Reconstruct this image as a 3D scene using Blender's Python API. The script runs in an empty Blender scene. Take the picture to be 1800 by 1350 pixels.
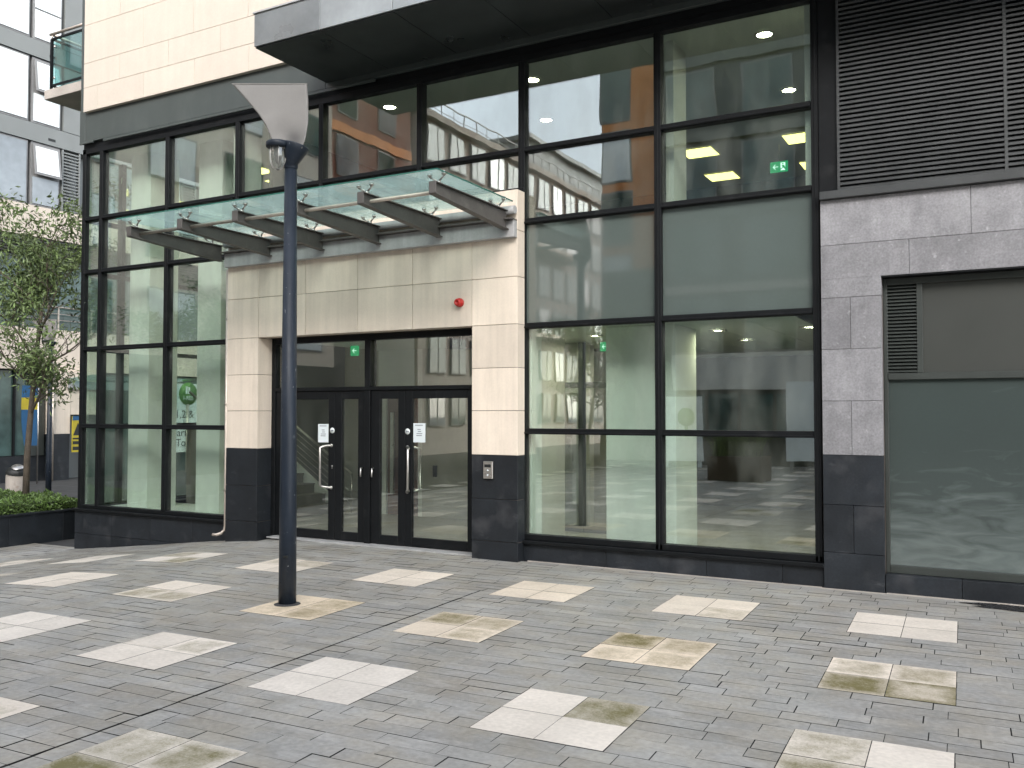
import bpy, bmesh, math, random
from mathutils import Vector, Matrix
R = math.radians
random.seed(7)
S = bpy.context.scene
COL = S.collection

# ------------------------------------------------------------------ camera, sky, sun, exposure
cam_d = bpy.data.cameras.new('camera'); cam = bpy.data.objects.new('camera', cam_d); COL.objects.link(cam)
cam_d.sensor_width = 36.0; cam_d.lens = 31.448; cam_d.clip_start = 0.05; cam_d.clip_end = 2000
fwd = Vector((-0.48109449, 0.87609276, 0.03177382)); rgt = Vector((0.876539503, 0.481329850, 0.000274618)); upv = Vector((0.0150531, -0.02798313, 0.99949505))
m = Matrix((rgt, upv, -fwd)).transposed().to_4x4(); m.translation = Vector((0, -9.158, 1.7))
cam.matrix_world = m
S.camera = cam

SUN_EL, SUN_AZ = 30, 152          # azimuth from +Y, clockwise
W = bpy.data.worlds.new('World'); S.world = W; W.use_nodes = True
nt = W.node_tree; nt.nodes.clear()
out = nt.nodes.new('ShaderNodeOutputWorld'); bg = nt.nodes.new('ShaderNodeBackground')
sky = nt.nodes.new('ShaderNodeTexSky'); sky.sky_type = 'NISHITA'; sky.sun_disc = False
sky.sun_elevation = R(SUN_EL); sky.sun_rotation = R(SUN_AZ); sky.dust_density = 1.5
hs = nt.nodes.new('ShaderNodeHueSaturation'); hs.inputs['Saturation'].default_value = 0.34
tc = nt.nodes.new('ShaderNodeTexCoord'); nz = nt.nodes.new('ShaderNodeTexNoise')
nz.inputs['Scale'].default_value = 2.2; nz.inputs['Detail'].default_value = 6
rp = nt.nodes.new('ShaderNodeMapRange'); rp.inputs['From Min'].default_value = .3; rp.inputs['From Max'].default_value = .7
rp.inputs['To Min'].default_value = 1.0; rp.inputs['To Max'].default_value = 1.9
mx = nt.nodes.new('ShaderNodeVectorMath'); mx.operation = 'SCALE'
nt.links.new(tc.outputs['Generated'], nz.inputs['Vector']); nt.links.new(nz.outputs['Fac'], rp.inputs['Value'])
nt.links.new(sky.outputs[0], hs.inputs['Color']); nt.links.new(hs.outputs[0], mx.inputs[0]); nt.links.new(rp.outputs[0], mx.inputs['Scale'])
nt.links.new(mx.outputs[0], bg.inputs['Color']); bg.inputs['Strength'].default_value = 0.15
nt.links.new(bg.outputs[0], out.inputs[0])
sd = bpy.data.lights.new('sun', 'SUN'); so = bpy.data.objects.new('sun', sd); COL.objects.link(so)
sd.energy = 1.5; sd.angle = R(40); sd.color = (1, .96, .9)
sdir = Vector((math.sin(R(SUN_AZ)) * math.cos(R(SUN_EL)), math.cos(R(SUN_AZ)) * math.cos(R(SUN_EL)), math.sin(R(SUN_EL))))
so.rotation_euler = sdir.to_track_quat('Z', 'Y').to_euler()
S.view_settings.view_transform = 'Standard'; S.view_settings.look = 'None'; S.view_settings.gamma = 1
S.view_settings.exposure = 1.36
S.render.engine = 'CYCLES'
S.cycles.use_denoising = True
S.cycles.max_bounces = 14; S.cycles.transparent_max_bounces = 24; S.cycles.diffuse_bounces = 5; S.cycles.glossy_bounces = 6
S.cycles.sample_clamp_indirect = 6; S.cycles.caustics_reflective = False; S.cycles.caustics_refractive = False

# ------------------------------------------------------------------ helpers
class MB:
    def __init__(s): s.v = []; s.f = []; s.m = []; s.t = []; s.sm = []
    def face(s, idx, mi=0, tone=.5, smooth=False): s.f.append(tuple(idx)); s.m.append(mi); s.t.append(tone); s.sm.append(smooth)
    def poly(s, pts, mi=0, tone=.5):
        b = len(s.v); s.v += [tuple(p) for p in pts]; s.face(range(b, b + len(pts)), mi, tone); return s
    def box(s, x0, x1, y0, y1, z0, z1, mi=0, tone=.5):
        if x0 > x1: x0, x1 = x1, x0
        if y0 > y1: y0, y1 = y1, y0
        if z0 > z1: z0, z1 = z1, z0
        b = len(s.v)
        s.v += [(x0,y0,z0),(x1,y0,z0),(x1,y1,z0),(x0,y1,z0),(x0,y0,z1),(x1,y0,z1),(x1,y1,z1),(x0,y1,z1)]
        for q in ((0,3,2,1),(4,5,6,7),(0,1,5,4),(1,2,6,5),(2,3,7,6),(3,0,4,7)): s.face([b+i for i in q], mi, tone)
        return s
    def hexa(s, p, mi=0, tone=.5):     # 8 points, same order as box
        b = len(s.v); s.v += [tuple(q) for q in p]
        for q in ((0,3,2,1),(4,5,6,7),(0,1,5,4),(1,2,6,5),(2,3,7,6),(3,0,4,7)): s.face([b+i for i in q], mi, tone)
        return s
    def tube(s, pts, rad, n=12, mi=0, cap=True, tone=.5):
        pts = [Vector(p) for p in pts]; k = len(pts)
        rad = [rad]*k if not isinstance(rad, (list, tuple)) else rad
        rings = []; prev = None
        for i in range(k):
            d = (pts[min(i+1,k-1)] - pts[max(i-1,0)]).normalized()
            if prev is None:
                a = d.orthogonal().normalized()
            else:
                a = prev - d*prev.dot(d)
                a = a.normalized() if a.length > 1e-6 else d.orthogonal().normalized()
            prev = a; c = d.cross(a); b = len(s.v)
            for j in range(n):
                t = 2*math.pi*j/n; s.v.append(tuple(pts[i] + (a*math.cos(t) + c*math.sin(t))*rad[i]))
            rings.append(b)
        for i in range(k-1):
            for j in range(n):
                s.face((rings[i]+j, rings[i]+(j+1)%n, rings[i+1]+(j+1)%n, rings[i+1]+j), mi, tone, True)
        if cap:
            s.face([rings[0]+j for j in reversed(range(n))], mi, tone); s.face([rings[-1]+j for j in range(n)], mi, tone)
        return s
    def lathe(s, prof, c, axis=(0,0,1), n=24, mi=0, tone=.5):   # prof: (radius, height) along axis
        ax = Vector(axis).normalized(); a = ax.orthogonal().normalized(); b_ = ax.cross(a); c = Vector(c); rings = []
        for r, h in prof:
            b = len(s.v); rings.append(b)
            for j in range(n):
                t = 2*math.pi*j/n; s.v.append(tuple(c + ax*h + (a*math.cos(t) + b_*math.sin(t))*max(r, 1e-4)))
        for i in range(len(prof)-1):
            for j in range(n): s.face((rings[i]+j, rings[i]+(j+1)%n, rings[i+1]+(j+1)%n, rings[i+1]+j), mi, tone, True)
        return s
    def build(s, name, mats, parent=None, bevel=0, seg=1):
        me = bpy.data.meshes.new(name); me.from_pydata(s.v, [], s.f); me.update()
        mats = mats if isinstance(mats, (list, tuple)) else [mats]
        for q in mats: me.materials.append(q)
        me.polygons.foreach_set('material_index', s.m); me.polygons.foreach_set('use_smooth', s.sm)
        at = me.attributes.new('tone', 'FLOAT', 'FACE'); at.data.foreach_set('value', s.t)
        o = bpy.data.objects.new(name, me); COL.objects.link(o)
        if parent is not None: attach(o, parent)
        if bevel:
            bm = o.modifiers.new('bevel', 'BEVEL'); bm.width = bevel; bm.segments = seg; bm.limit_method = 'ANGLE'; bm.angle_limit = R(40)
            bm.harden_normals = False
        return o
def world_loc(p):
    v = Vector((0,0,0))
    while p is not None: v += p.location; p = p.parent
    return v
def attach(o, p):                       # meshes are written in world coordinates; parents are only translated
    o.parent = p; o.location = -world_loc(p) + o.location
def tag(o, label, cat, group=None):
    o['label'] = label; o['category'] = cat
    if group: o['group'] = group
    return o
def thing(name, label, cat, loc=(0,0,0), group=None):
    o = bpy.data.objects.new(name, None); COL.objects.link(o); o.location = loc; o.empty_display_size = .2
    return tag(o, label, cat, group)
def struct(o, kind='structure'): o['kind'] = kind; return o
def text(name, s, size, loc, rot, mat, parent, ext=.002, align='CENTER'):
    cu = bpy.data.curves.new(name, 'FONT'); cu.body = s; cu.size = size; cu.extrude = ext; cu.align_x = align; cu.align_y = 'CENTER'
    t = bpy.data.objects.new(name, cu); t.rotation_euler = rot; COL.objects.link(t); t.location = loc
    dg = bpy.context.evaluated_depsgraph_get(); dg.update()
    me = bpy.data.meshes.new_from_object(t.evaluated_get(dg)); me.transform(t.matrix_basis)
    bpy.data.objects.remove(t); me.materials.clear(); me.materials.append(mat)
    o = bpy.data.objects.new(name, me); COL.objects.link(o); attach(o, parent); return o

# ------------------------------------------------------------------ materials
def N(nt, t, **kw):
    n = nt.nodes.new('ShaderNode'+t)
    for k, v in kw.items():
        if k in n.inputs: n.inputs[k].default_value = v
        else: setattr(n, k, v)
    return n
def mat(name, col, rough=.5, metal=0, spec=.5, n1=(6,.12), n2=(60,.08), streak=0, bump=0, bscale=120, tone=0, tonecol=None, stain=None, coat=0, rvar=.12):
    mt = bpy.data.materials.new(name); mt.use_nodes = True; t = mt.node_tree; L = t.links.new
    p = t.nodes['Principled BSDF']; p.inputs['Metallic'].default_value = metal; p.inputs['Specular IOR Level'].default_value = spec
    p.inputs['Coat Weight'].default_value = coat
    geo = N(t, 'NewGeometry'); pos = geo.outputs['Position']
    def noise(sc, det=4, vec=pos):
        n = N(t, 'TexNoise', Scale=sc, Detail=det); L(vec, n.inputs['Vector']); return n.outputs['Fac']
    def mr(v, a, b, c, d):
        n = N(t, 'MapRange'); L(v, n.inputs['Value'])
        for k, q in zip(('From Min','From Max','To Min','To Max'), (a,b,c,d)): n.inputs[k].default_value = q
        return n.outputs[0]
    def mul(a, b):
        n = N(t, 'Math', operation='MULTIPLY'); L(a, n.inputs[0]); L(b, n.inputs[1]); return n.outputs[0]
    f = mul(mr(noise(n1[0]), .25,.75, 1-n1[1], 1+n1[1]), mr(noise(n2[0], 3), .25,.75, 1-n2[1], 1+n2[1]))
    if streak:
        mp = N(t, 'Mapping'); mp.inputs['Scale'].default_value = (9, 9, .5); L(pos, mp.inputs['Vector'])
        f = mul(f, mr(noise(1.0, 5, mp.outputs[0]), .35,.75, 1, 1-streak))
    if tone:
        a = N(t, 'Attribute', attribute_name='tone'); f = mul(f, mr(a.outputs['Fac'], 0,1, 1-tone, 1+tone))
    sc = N(t, 'VectorMath', operation='SCALE'); sc.inputs[0].default_value = col[:3]; L(f, sc.inputs['Scale'])
    c = sc.outputs[0]
    if tonecol:
        a = N(t, 'Attribute', attribute_name='tone'); m2 = N(t, 'Mix', data_type='RGBA'); m2.blend_type = 'MULTIPLY'
        L(mr(noise(3.1), .4,.65,0,1), m2.inputs['Factor']); L(c, m2.inputs['A']); m2.inputs['B'].default_value = (*tonecol, 1); c = m2.outputs['Result']
    if stain:                           # (colour, scale, lo, hi, strength)
        m2 = N(t, 'Mix', data_type='RGBA'); L(mr(noise(stain[1], 8), stain[2], stain[3], 0, stain[4]), m2.inputs['Factor'])
        L(c, m2.inputs['A']); m2.inputs['B'].default_value = (*stain[0], 1); c = m2.outputs['Result']
    L(c, p.inputs['Base Color'])
    L(mr(noise(n1[0]*1.7), .3,.7, max(.02, rough-rvar*rough), min(1, rough+rvar)), p.inputs['Roughness'])
    if bump:
        b = N(t, 'Bump', Strength=1.0, Distance=bump); L(noise(bscale, 6), b.inputs['Height']); L(b.outputs[0], p.inputs['Normal'])
    return mt
def glass(name, tint, f0=.06, wave=.0015, wscale=1.3, rough=0.0, dirt=.03):
    mt = bpy.data.materials.new(name); mt.use_nodes = True; t = mt.node_tree; L = t.links.new; t.nodes.clear()
    o = N(t, 'OutputMaterial'); tr = N(t, 'BsdfTransparent', Color=(*tint, 1)); gl = N(t, 'BsdfGlossy', Color=(.96,.99,1,1), Roughness=rough)
    lw = N(t, 'LayerWeight', Blend=.5); pw = N(t, 'Math', operation='POWER'); pw.inputs[1].default_value = 5
    ma = N(t, 'Math', operation='MULTIPLY_ADD'); ma.inputs[1].default_value = 1-f0; ma.inputs[2].default_value = f0
    L(lw.outputs['Facing'], pw.inputs[0]); L(pw.outputs[0], ma.inputs[0])
    g = N(t, 'NewGeometry'); mp = N(t, 'Mapping'); mp.inputs['Scale'].default_value = (1.5, 1.5, .55); L(g.outputs['Position'], mp.inputs['Vector'])
    nz = N(t, 'TexNoise', Scale=wscale, Detail=1.0); L(mp.outputs[0], nz.inputs['Vector'])
    b = N(t, 'Bump', Strength=1.0, Distance=wave); L(nz.outputs['Fac'], b.inputs['Height']); L(b.outputs[0], gl.inputs['Normal'])
    mx = N(t, 'MixShader'); L(ma.outputs[0], mx.inputs['Fac']); L(tr.outputs[0], mx.inputs[1]); L(gl.outputs[0], mx.inputs[2])
    df = N(t, 'BsdfDiffuse', Color=(.5,.52,.48,1)); n2 = N(t, 'TexNoise', Scale=2.5, Detail=8); L(mp.outputs[0], n2.inputs['Vector'])
    mr = N(t, 'MapRange'); L(n2.outputs['Fac'], mr.inputs['Value'])
    for k, q in zip(('From Min','From Max','To Min','To Max'), (.4,.8,0,dirt*2)): mr.inputs[k].default_value = q
    m3 = N(t, 'MixShader'); L(mr.outputs[0], m3.inputs['Fac']); L(mx.outputs[0], m3.inputs[1]); L(df.outputs[0], m3.inputs[2])
    L(m3.outputs[0], o.inputs['Surface']); return mt
def emit(name, col, st):
    mt = bpy.data.materials.new(name); mt.use_nodes = True; t = mt.node_tree; t.nodes.clear()
    o = N(t, 'OutputMaterial'); e = N(t, 'Emission', Color=(*col, 1), Strength=st); t.links.new(e.outputs[0], o.inputs['Surface']); return mt

M = {}
M['cream'] = mat('cream limestone', (.74,.645,.54), .7, n1=(2.5,.06), n2=(40,.03), streak=.16, bump=.0006, bscale=90, tone=.10)
M['cream_up'] = mat('pale limestone', (.60,.53,.45), .7, n1=(2.5,.04), n2=(40,.03), streak=.05, bump=.0006, bscale=90, tone=.05)
M['joint_l'] = mat('pale joint', (.36,.31,.26), .9)
M['joint'] = mat('brown joint', (.16,.13,.11), .9)  # dark brown backing colour showing in the open stone joints
M['dark_stone'] = mat('dark limestone', (.015,.018,.022), .46, spec=.35, n1=(4,.25), n2=(50,.2), streak=.1, bump=.0006, tone=.25, stain=((.09,.09,.095), 3.2, .56, .80, .5))
M['grey_stone'] = mat('grey limestone', (.232,.229,.240), .6, n1=(5,.16), n2=(55,.20), streak=.18, bump=.0008, tone=.16, stain=((.42,.42,.43), 16, .62, .76, .7))
M['black'] = mat('black powder coat', (.005,.006,.007), .5, spec=.22, n1=(4,.2), n2=(90,.1), stain=((.05,.05,.05), 5, .6, .9, .4))
M['fascia'] = mat('grey aluminium panel', (.060,.072,.069), .34, metal=0, n1=(1.2,.10), n2=(20,.04), streak=.08, tone=.12)
M['fascia_l'] = mat('grey aluminium fascia', (.25,.27,.275), .28, metal=.3, n1=(1.5,.2), n2=(14,.06), tone=.22)
M['soffit'] = mat('dark soffit panel', (.030,.035,.035), .30, n1=(1.2,.15), n2=(30,.05))
M['louvre'] = mat('dark louvre blade', (.048,.051,.052), .42, n1=(3,.2), n2=(60,.08))
M['greenframe'] = mat('grey green frame', (.036,.042,.038), .45, n1=(3,.12), n2=(70,.08), streak=.1)
M['greenpanel'] = mat('grey green panel', (.034,.037,.032), .55, n1=(1,.10), n2=(120,.10))
M['steel'] = mat('brushed steel', (.55,.53,.50), .3, metal=1, n1=(10,.1), n2=(120,.1))
M['beam'] = mat('painted steel beam', (.095,.088,.082), .5, n1=(4,.15), n2=(40,.1), streak=.1, stain=((.2,.19,.17), 6, .58, .8, .5))
M['beam_l'] = mat('pale steel channel', (.42,.42,.42), .45, n1=(3,.1), n2=(40,.06), streak=.25, stain=((.2,.17,.14), 4, .6, .85, .5))
M['rod'] = mat('tie rod metal', (.50,.44,.38), .4, metal=.6, n1=(8,.15), n2=(60,.1))
M['lamp_pole'] = mat('blue grey pole paint', (.012,.018,.028), .42, spec=.3, n1=(3,.18), n2=(60,.1), stain=((.35,.36,.37), 34, .70, .74, .75))
M['lamp_refl'] = mat('lamp reflector sheet', (.135,.128,.118), .45, metal=.0, n1=(2,.05), n2=(50,.03), streak=.05, tone=.75)
M['white'] = mat('white wall paint', (.82,.84,.80), .8, n1=(1,.04), n2=(30,.02))
M['ceil'] = mat('ceiling tile', (.72,.74,.68), .85, n1=(1,.04), n2=(80,.05))
M['floor_in'] = mat('interior floor', (.36,.34,.30), .35, n1=(2,.1), n2=(30,.06))
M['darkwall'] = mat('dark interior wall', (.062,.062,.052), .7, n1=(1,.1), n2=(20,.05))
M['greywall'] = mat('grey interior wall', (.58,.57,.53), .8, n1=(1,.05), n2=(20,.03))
M['wood'] = mat('brown wood', (.17,.075,.035), .5, n1=(3,.2), n2=(25,.15), streak=.3)
M['step'] = mat('stair carpet', (.19,.18,.15), .85, n1=(4,.1), n2=(80,.1))
M['paper'] = mat('notice paper', (.72,.78,.80), .6, n1=(5,.03), n2=(30,.02))
M['print'] = mat('printed grey text', (.22,.24,.27), .7)
M['red'] = mat('red plastic', (.45,.02,.015), .35)
M['green_sign'] = emit('green exit sign', (.0,.30,.10), .55)
M['white_sign'] = emit('white exit symbol', (.6,.9,.75), .9)
M['downlight'] = emit('downlight glow', (1,.96,.68), 48)
M['tile_light'] = emit('ceiling tile glow', (1,.90,.25), 1.7)
M['glass'] = glass('tinted glazing', (.915,.972,.928), f0=.16, wave=.0007, wscale=1.9, dirt=.05)
M['glass_clear'] = glass('door glazing', (.88,.915,.875), f0=.16, wave=.0004, wscale=1.2, dirt=.02)
M['glass_canopy'] = glass('canopy glazing', (.60,.80,.78), f0=.10, wave=.0008, wscale=1.0, dirt=.12)
def milky(mt, col, k):
    t = mt.node_tree; L = t.links.new; o = [n for n in t.nodes if n.type == 'OUTPUT_MATERIAL'][0]; src = o.inputs['Surface'].links[0].from_socket
    tl = N(t, 'BsdfTranslucent', Color=(*col, 1)); g = N(t, 'NewGeometry'); nz = N(t, 'TexNoise', Scale=3.0, Detail=9, Roughness=.65); L(g.outputs['Position'], nz.inputs['Vector'])
    mr = N(t, 'MapRange'); L(nz.outputs['Fac'], mr.inputs['Value'])
    for a, q in zip(('From Min','From Max','To Min','To Max'), (.3,.7,k*.7,k*1.3)): mr.inputs[a].default_value = q
    m = N(t, 'MixShader'); L(mr.outputs[0], m.inputs['Fac']); L(src, m.inputs[1]); L(tl.outputs[0], m.inputs[2]); L(m.outputs[0], o.inputs['Surface'])
M['glass_canopy'] = glass('canopy glazing', (.86,.93,.91), f0=.08, wave=.0008, wscale=1.0, dirt=.04)
milky(M['glass_canopy'], (.62,.80,.775), .20)
M['glass_bal'] = glass('balcony glazing', (.62,.78,.77), f0=.06, wave=.0006, dirt=.05)
M['glass_edge'] = mat('green glass edge', (.03,.14,.11), .15)
M['spandrel'] = mat('spandrel glass', (.095,.117,.108), .03, spec=.9, n1=(.7,.08), n2=(30,.02), coat=1.0, rvar=.02)
M['jar'] = glass('lamp jar glass', (.93,.95,.94), f0=.12, wave=.002, wscale=30, dirt=.1)
M['blind'] = mat('white blind behind glass', (.74,.79,.80), .12, n1=(1,.04), n2=(20,.02), coat=.4)
M['bgframe'] = mat('grey window frame', (.20,.20,.20), .45)
M['bgpanel'] = mat('mid grey cladding', (.185,.197,.193), .5, n1=(1,.06))
M['glass_b'] = mat('grey reflective window glass', (.22,.25,.27), .04, n1=(.5,.35), n2=(3,.15), coat=1.0, rvar=.02)  # grey-blue base colour stands in for reflections in the panes
M['concrete'] = mat('balcony concrete', (.42,.38,.34), .85, n1=(3,.15), n2=(40,.1), bump=.002, stain=((.25,.17,.12), 5, .62, .78, .7))
M['orange'] = mat('orange render', (.70,.28,.10), .75, n1=(1,.06))
M['brick'] = mat('red brown brick', (.22,.085,.055), .8, n1=(2,.12), n2=(40,.15))
M['bark'] = mat('grey brown bark', (.10,.08,.06), .85, n1=(8,.25), n2=(60,.25), streak=.25, bump=.004, bscale=60)
M['leaf'] = mat('tree leaf', (.115,.165,.055), .45, n1=(3,.35), n2=(30,.2), tone=.55)
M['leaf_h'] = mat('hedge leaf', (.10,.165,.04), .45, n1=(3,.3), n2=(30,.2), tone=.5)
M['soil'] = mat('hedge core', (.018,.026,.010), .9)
M['yellow'] = mat('yellow sign', (.42,.34,.02), .5); M['bluep'] = mat('blue fabric', (.012,.085,.20), .5)
M['signwhite'] = mat('white sign board', (.72,.77,.76), .5); M['ink'] = mat('black ink', (.012,.014,.014), .5); M['logogreen'] = mat('green logo', (.085,.22,.045), .5)
M['rust'] = mat('rusted planter steel', (.05,.03,.02), .8)
# paving
M['paver'] = mat('grey stone paver', (.305,.300,.282), .5, n1=(1.3,.18), n2=(28,.14), bump=.0018, bscale=55, tone=.115, tonecol=(1.03,.98,.90), stain=((.33,.325,.325), 4.5, .60, .85, .38))
def scuffs(mt, col, sx, sy, sz, lo, hi, k, dark=None):
    t = mt.node_tree; L = t.links.new; p = t.nodes['Principled BSDF']; old = p.inputs['Base Color'].links[0].from_socket
    g = N(t, 'NewGeometry'); mp = N(t, 'Mapping'); mp.inputs['Scale'].default_value = (sx, sy, sz); L(g.outputs['Position'], mp.inputs['Vector'])
    nz = N(t, 'TexNoise', Scale=1.0, Detail=9, Roughness=.72); L(mp.outputs[0], nz.inputs['Vector'])
    mr = N(t, 'MapRange'); L(nz.outputs['Fac'], mr.inputs['Value'])
    for a, q in zip(('From Min','From Max','To Min','To Max'), (lo, hi, 0, k)): mr.inputs[a].default_value = q
    m = N(t, 'Mix', data_type='RGBA'); L(mr.outputs[0], m.inputs['Factor']); L(old, m.inputs['A']); m.inputs['B'].default_value = (*col, 1); L(m.outputs['Result'], p.inputs['Base Color'])
scuffs(M['paver'], (.50,.49,.47), 2.0, 6, 1, .53, .76, .62)
scuffs(M['paver'], (.225,.195,.15), .45, .8, 1, .50, .70, .55)
scuffs(M['paver'], (.62,.62,.60), 18, 26, 1, .73, .77, .6)
scuffs(M['paver'], (.07,.07,.065), 4.3, 4.9, 1, .72, .74, .7)
scuffs(M['paver'], (.13,.14,.135), .9, 1.5, 1, .56, .72, .55)
scuffs(M['lamp_pole'], (.42,.43,.44), 26, 26, 7, .655, .69, .85)
scuffs(M['lamp_pole'], (.05,.055,.06), 9, 9, 2, .5, .75, .5)
scuffs(M['grey_stone'], (.40,.40,.41), 3.2, 3.2, 2.1, .56, .78, .55)
scuffs(M['grey_stone'], (.12,.12,.13), 2.4, 2.4, 1.0, .54, .75, .5)
scuffs(M['grey_stone'], (.75,.75,.75), 22, 22, 14, .73, .755, .8)
scuffs(M['dark_stone'], (.11,.11,.115), 2.6, 2.6, 7, .60, .8, .6)
scuffs(M['cream'], (.40,.33,.26), 5, 5, .55, .56, .8, .42)
scuffs(M['cream_up'], (.45,.38,.31), 3, 3, .5, .60, .82, .3)
scuffs(M['fascia'], (.11,.125,.12), 1.4, 1.4, .8, .5, .75, .4)
scuffs(M['fascia'], (.75,.76,.75), 5, 5, 9, .755, .765, .9)
M['ground'] = mat('dark joint and ground', (.040,.040,.040), .9, n1=(2,.2), n2=(60,.2))
def slab_mat():
    mt = mat('pale paving slab', (.66,.61,.545), .65, n1=(3,.10), n2=(35,.08), bump=.0012, bscale=70, tone=.12)
    t = mt.node_tree; L = t.links.new; p = t.nodes['Principled BSDF']; old = p.inputs['Base Color'].links[0].from_socket
    geo = N(t, 'NewGeometry'); a = N(t, 'Attribute', attribute_name='moss'); e = N(t, 'Attribute', attribute_name='inner')
    nz = N(t, 'TexNoise', Scale=7, Detail=9, Roughness=.7); L(geo.outputs['Position'], nz.inputs['Vector'])
    nf = N(t, 'TexNoise', Scale=70, Detail=5, Roughness=.75); L(geo.outputs['Position'], nf.inputs['Vector'])
    s1 = N(t, 'Math', operation='MULTIPLY_ADD'); L(nf.outputs['Fac'], s1.inputs[0]); s1.inputs[1].default_value = .7; L(nz.outputs['Fac'], s1.inputs[2])
    s2 = N(t, 'Math', operation='ADD'); L(s1.outputs[0], s2.inputs[0]); L(a.outputs['Fac'], s2.inputs[1])
    s3 = N(t, 'Math', operation='ADD'); L(s2.outputs[0], s3.inputs[0]); L(e.outputs['Fac'], s3.inputs[1])
    mr = N(t, 'MapRange'); L(s3.outputs[0], mr.inputs['Value'])
    for k, q in zip(('From Min','From Max','To Min','To Max'), (1.0,1.68,0,.95)): mr.inputs[k].default_value = q
    m2 = N(t, 'Mix', data_type='RGBA'); L(mr.outputs[0], m2.inputs['Factor']); L(old, m2.inputs['A']); m2.inputs['B'].default_value = (.125,.112,.030, 1)
    w = N(t, 'Attribute', attribute_name='warm'); m4 = N(t, 'Mix', data_type='RGBA'); m4.blend_type = 'MULTIPLY'
    L(w.outputs['Fac'], m4.inputs['Factor']); L(m2.outputs['Result'], m4.inputs['A']); m4.inputs['B'].default_value = (1.08,.95,.76, 1)
    L(m4.outputs['Result'], p.inputs['Base Color']); return mt
M['slab'] = slab_mat()
scuffs(M['slab'], (.26,.23,.19), 5, 5, 1, .60, .85, .45)
scuffs(M['slab'], (.16,.14,.12), 30, 30, 1, .72, .76, .5)

# ------------------------------------------------------------------ ground and paving
def gh(x, y=0):
    d = -7.7 - x
    if d <= 0: return 0.0
    if d < 2: z = .11*d*d/4
    else: z = .11*(d-1)
    return -min(z, .47)
TH = R(2.0532); O = Vector((-2.696, -1.066)); EX = Vector((math.cos(TH), math.sin(TH))); EY = Vector((-math.sin(TH), math.cos(TH)))
PER, SLAB = 1.577, .770
def P2(a, b): q = O + EX*a + EY*b; return q.x, q.y
g = MB()
xs = [-260,-120,-60,-40,-30,-22,-17,-15] + [-14+.25*i for i in range(0, 30)] + [-6,-4,-2,0,2,4,8,16,30,60,120,260]
ys = [-260,-120,-60,-40,-30] + [-24+2*i for i in range(0, 14)] + [6,12,24,60,120,260]
for y in ys:
    for x in xs: g.v.append((x, y, gh(x) - .012))
nx = len(xs)
for j in range(len(ys)-1):
    for i in range(nx-1): g.face((j*nx+i, j*nx+i+1, (j+1)*nx+i+1, (j+1)*nx+i), 0, .5, True)
struct(g.build('ground', M['ground']))
pv = MB(); rnd = random.Random(3)
A0, A1, B1 = -11.6, 9.0, 1.6
def ok_ground(x, y): return y < -.02 or (x > -9.2 and x < -5.1 and y < .2) or (x < -12.9 and y < 6)
nrow = 0; b = B1
jmax = 17
edges = []
for j in range(-1, jmax):
    top = -PER*j
    edges += [(top - SLAB*k/6, top - SLAB*(k+1)/6, j, j >= 0) for k in range(6)]
    gap = PER - SLAB
    edges += [(top - SLAB - gap*k/6, top - SLAB - gap*(k+1)/6, j, False) for k in range(6)]
GAPW = .0022
JX = -1.72 - .012
for (b0, b1, j, inslab) in edges:
    ivs = []
    if inslab:
        i0 = math.floor(A0/PER); i = i0; cur = A0
        while PER*i < A1:
            if PER*i > cur: ivs.append((cur, PER*i))
            cur = max(cur, PER*i + SLAB); i += 1
        if cur < A1: ivs.append((cur, A1))
    else: ivs = [(A0, A1)]
    i2 = []
    for (c0, c1) in ivs:                      # the movement joint is left open
        if c0 < JX < c1 and b0 < -.55: i2 += [(c0, JX-.006), (JX+.006, c1)]
        else: i2.append((c0, c1))
    for (c0, c1) in i2:
        a = c0 + (0 if inslab else -rnd.random()*.3)
        while a < c1 - 1e-4:
            l = rnd.choice((.24,.30,.36,.40,.44)) * rnd.uniform(.95,1.05)
            e = min(a + l, c1)
            if c1 - e < .09: e = c1
            s = max(a, c0)
            if e - s > .02:
                cx, cy = P2((s+e)/2, (b0+b1)/2)
                if ok_ground(cx, cy):
                    h = rnd.uniform(-.0012, .0012); t1 = rnd.uniform(-.0010,.0010); t2 = rnd.uniform(-.0010,.0010)
                    gg = GAPW * rnd.choice((.6,1,1,1.5,1.8)); pts = []
                    for (pa, pb, w) in ((s+gg, b1+gg*.8, -t1-t2), (e-gg, b1+gg*.8, t1-t2), (e-gg, b0-gg*.8, t1+t2), (s+gg, b0-gg*.8, -t1+t2)):
                        x, y = P2(pa, pb); pts.append((x, y, gh(x) + h + w))
                    tn = min(1, max(0, rnd.gauss(.5, .24)))
                    if cy > -.75 and cx > -6: tn = min(1, tn + .22)
                    pv.poly(pts, 0, tn)
            a = e
struct(pv.build('paving', M['paver']))
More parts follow.
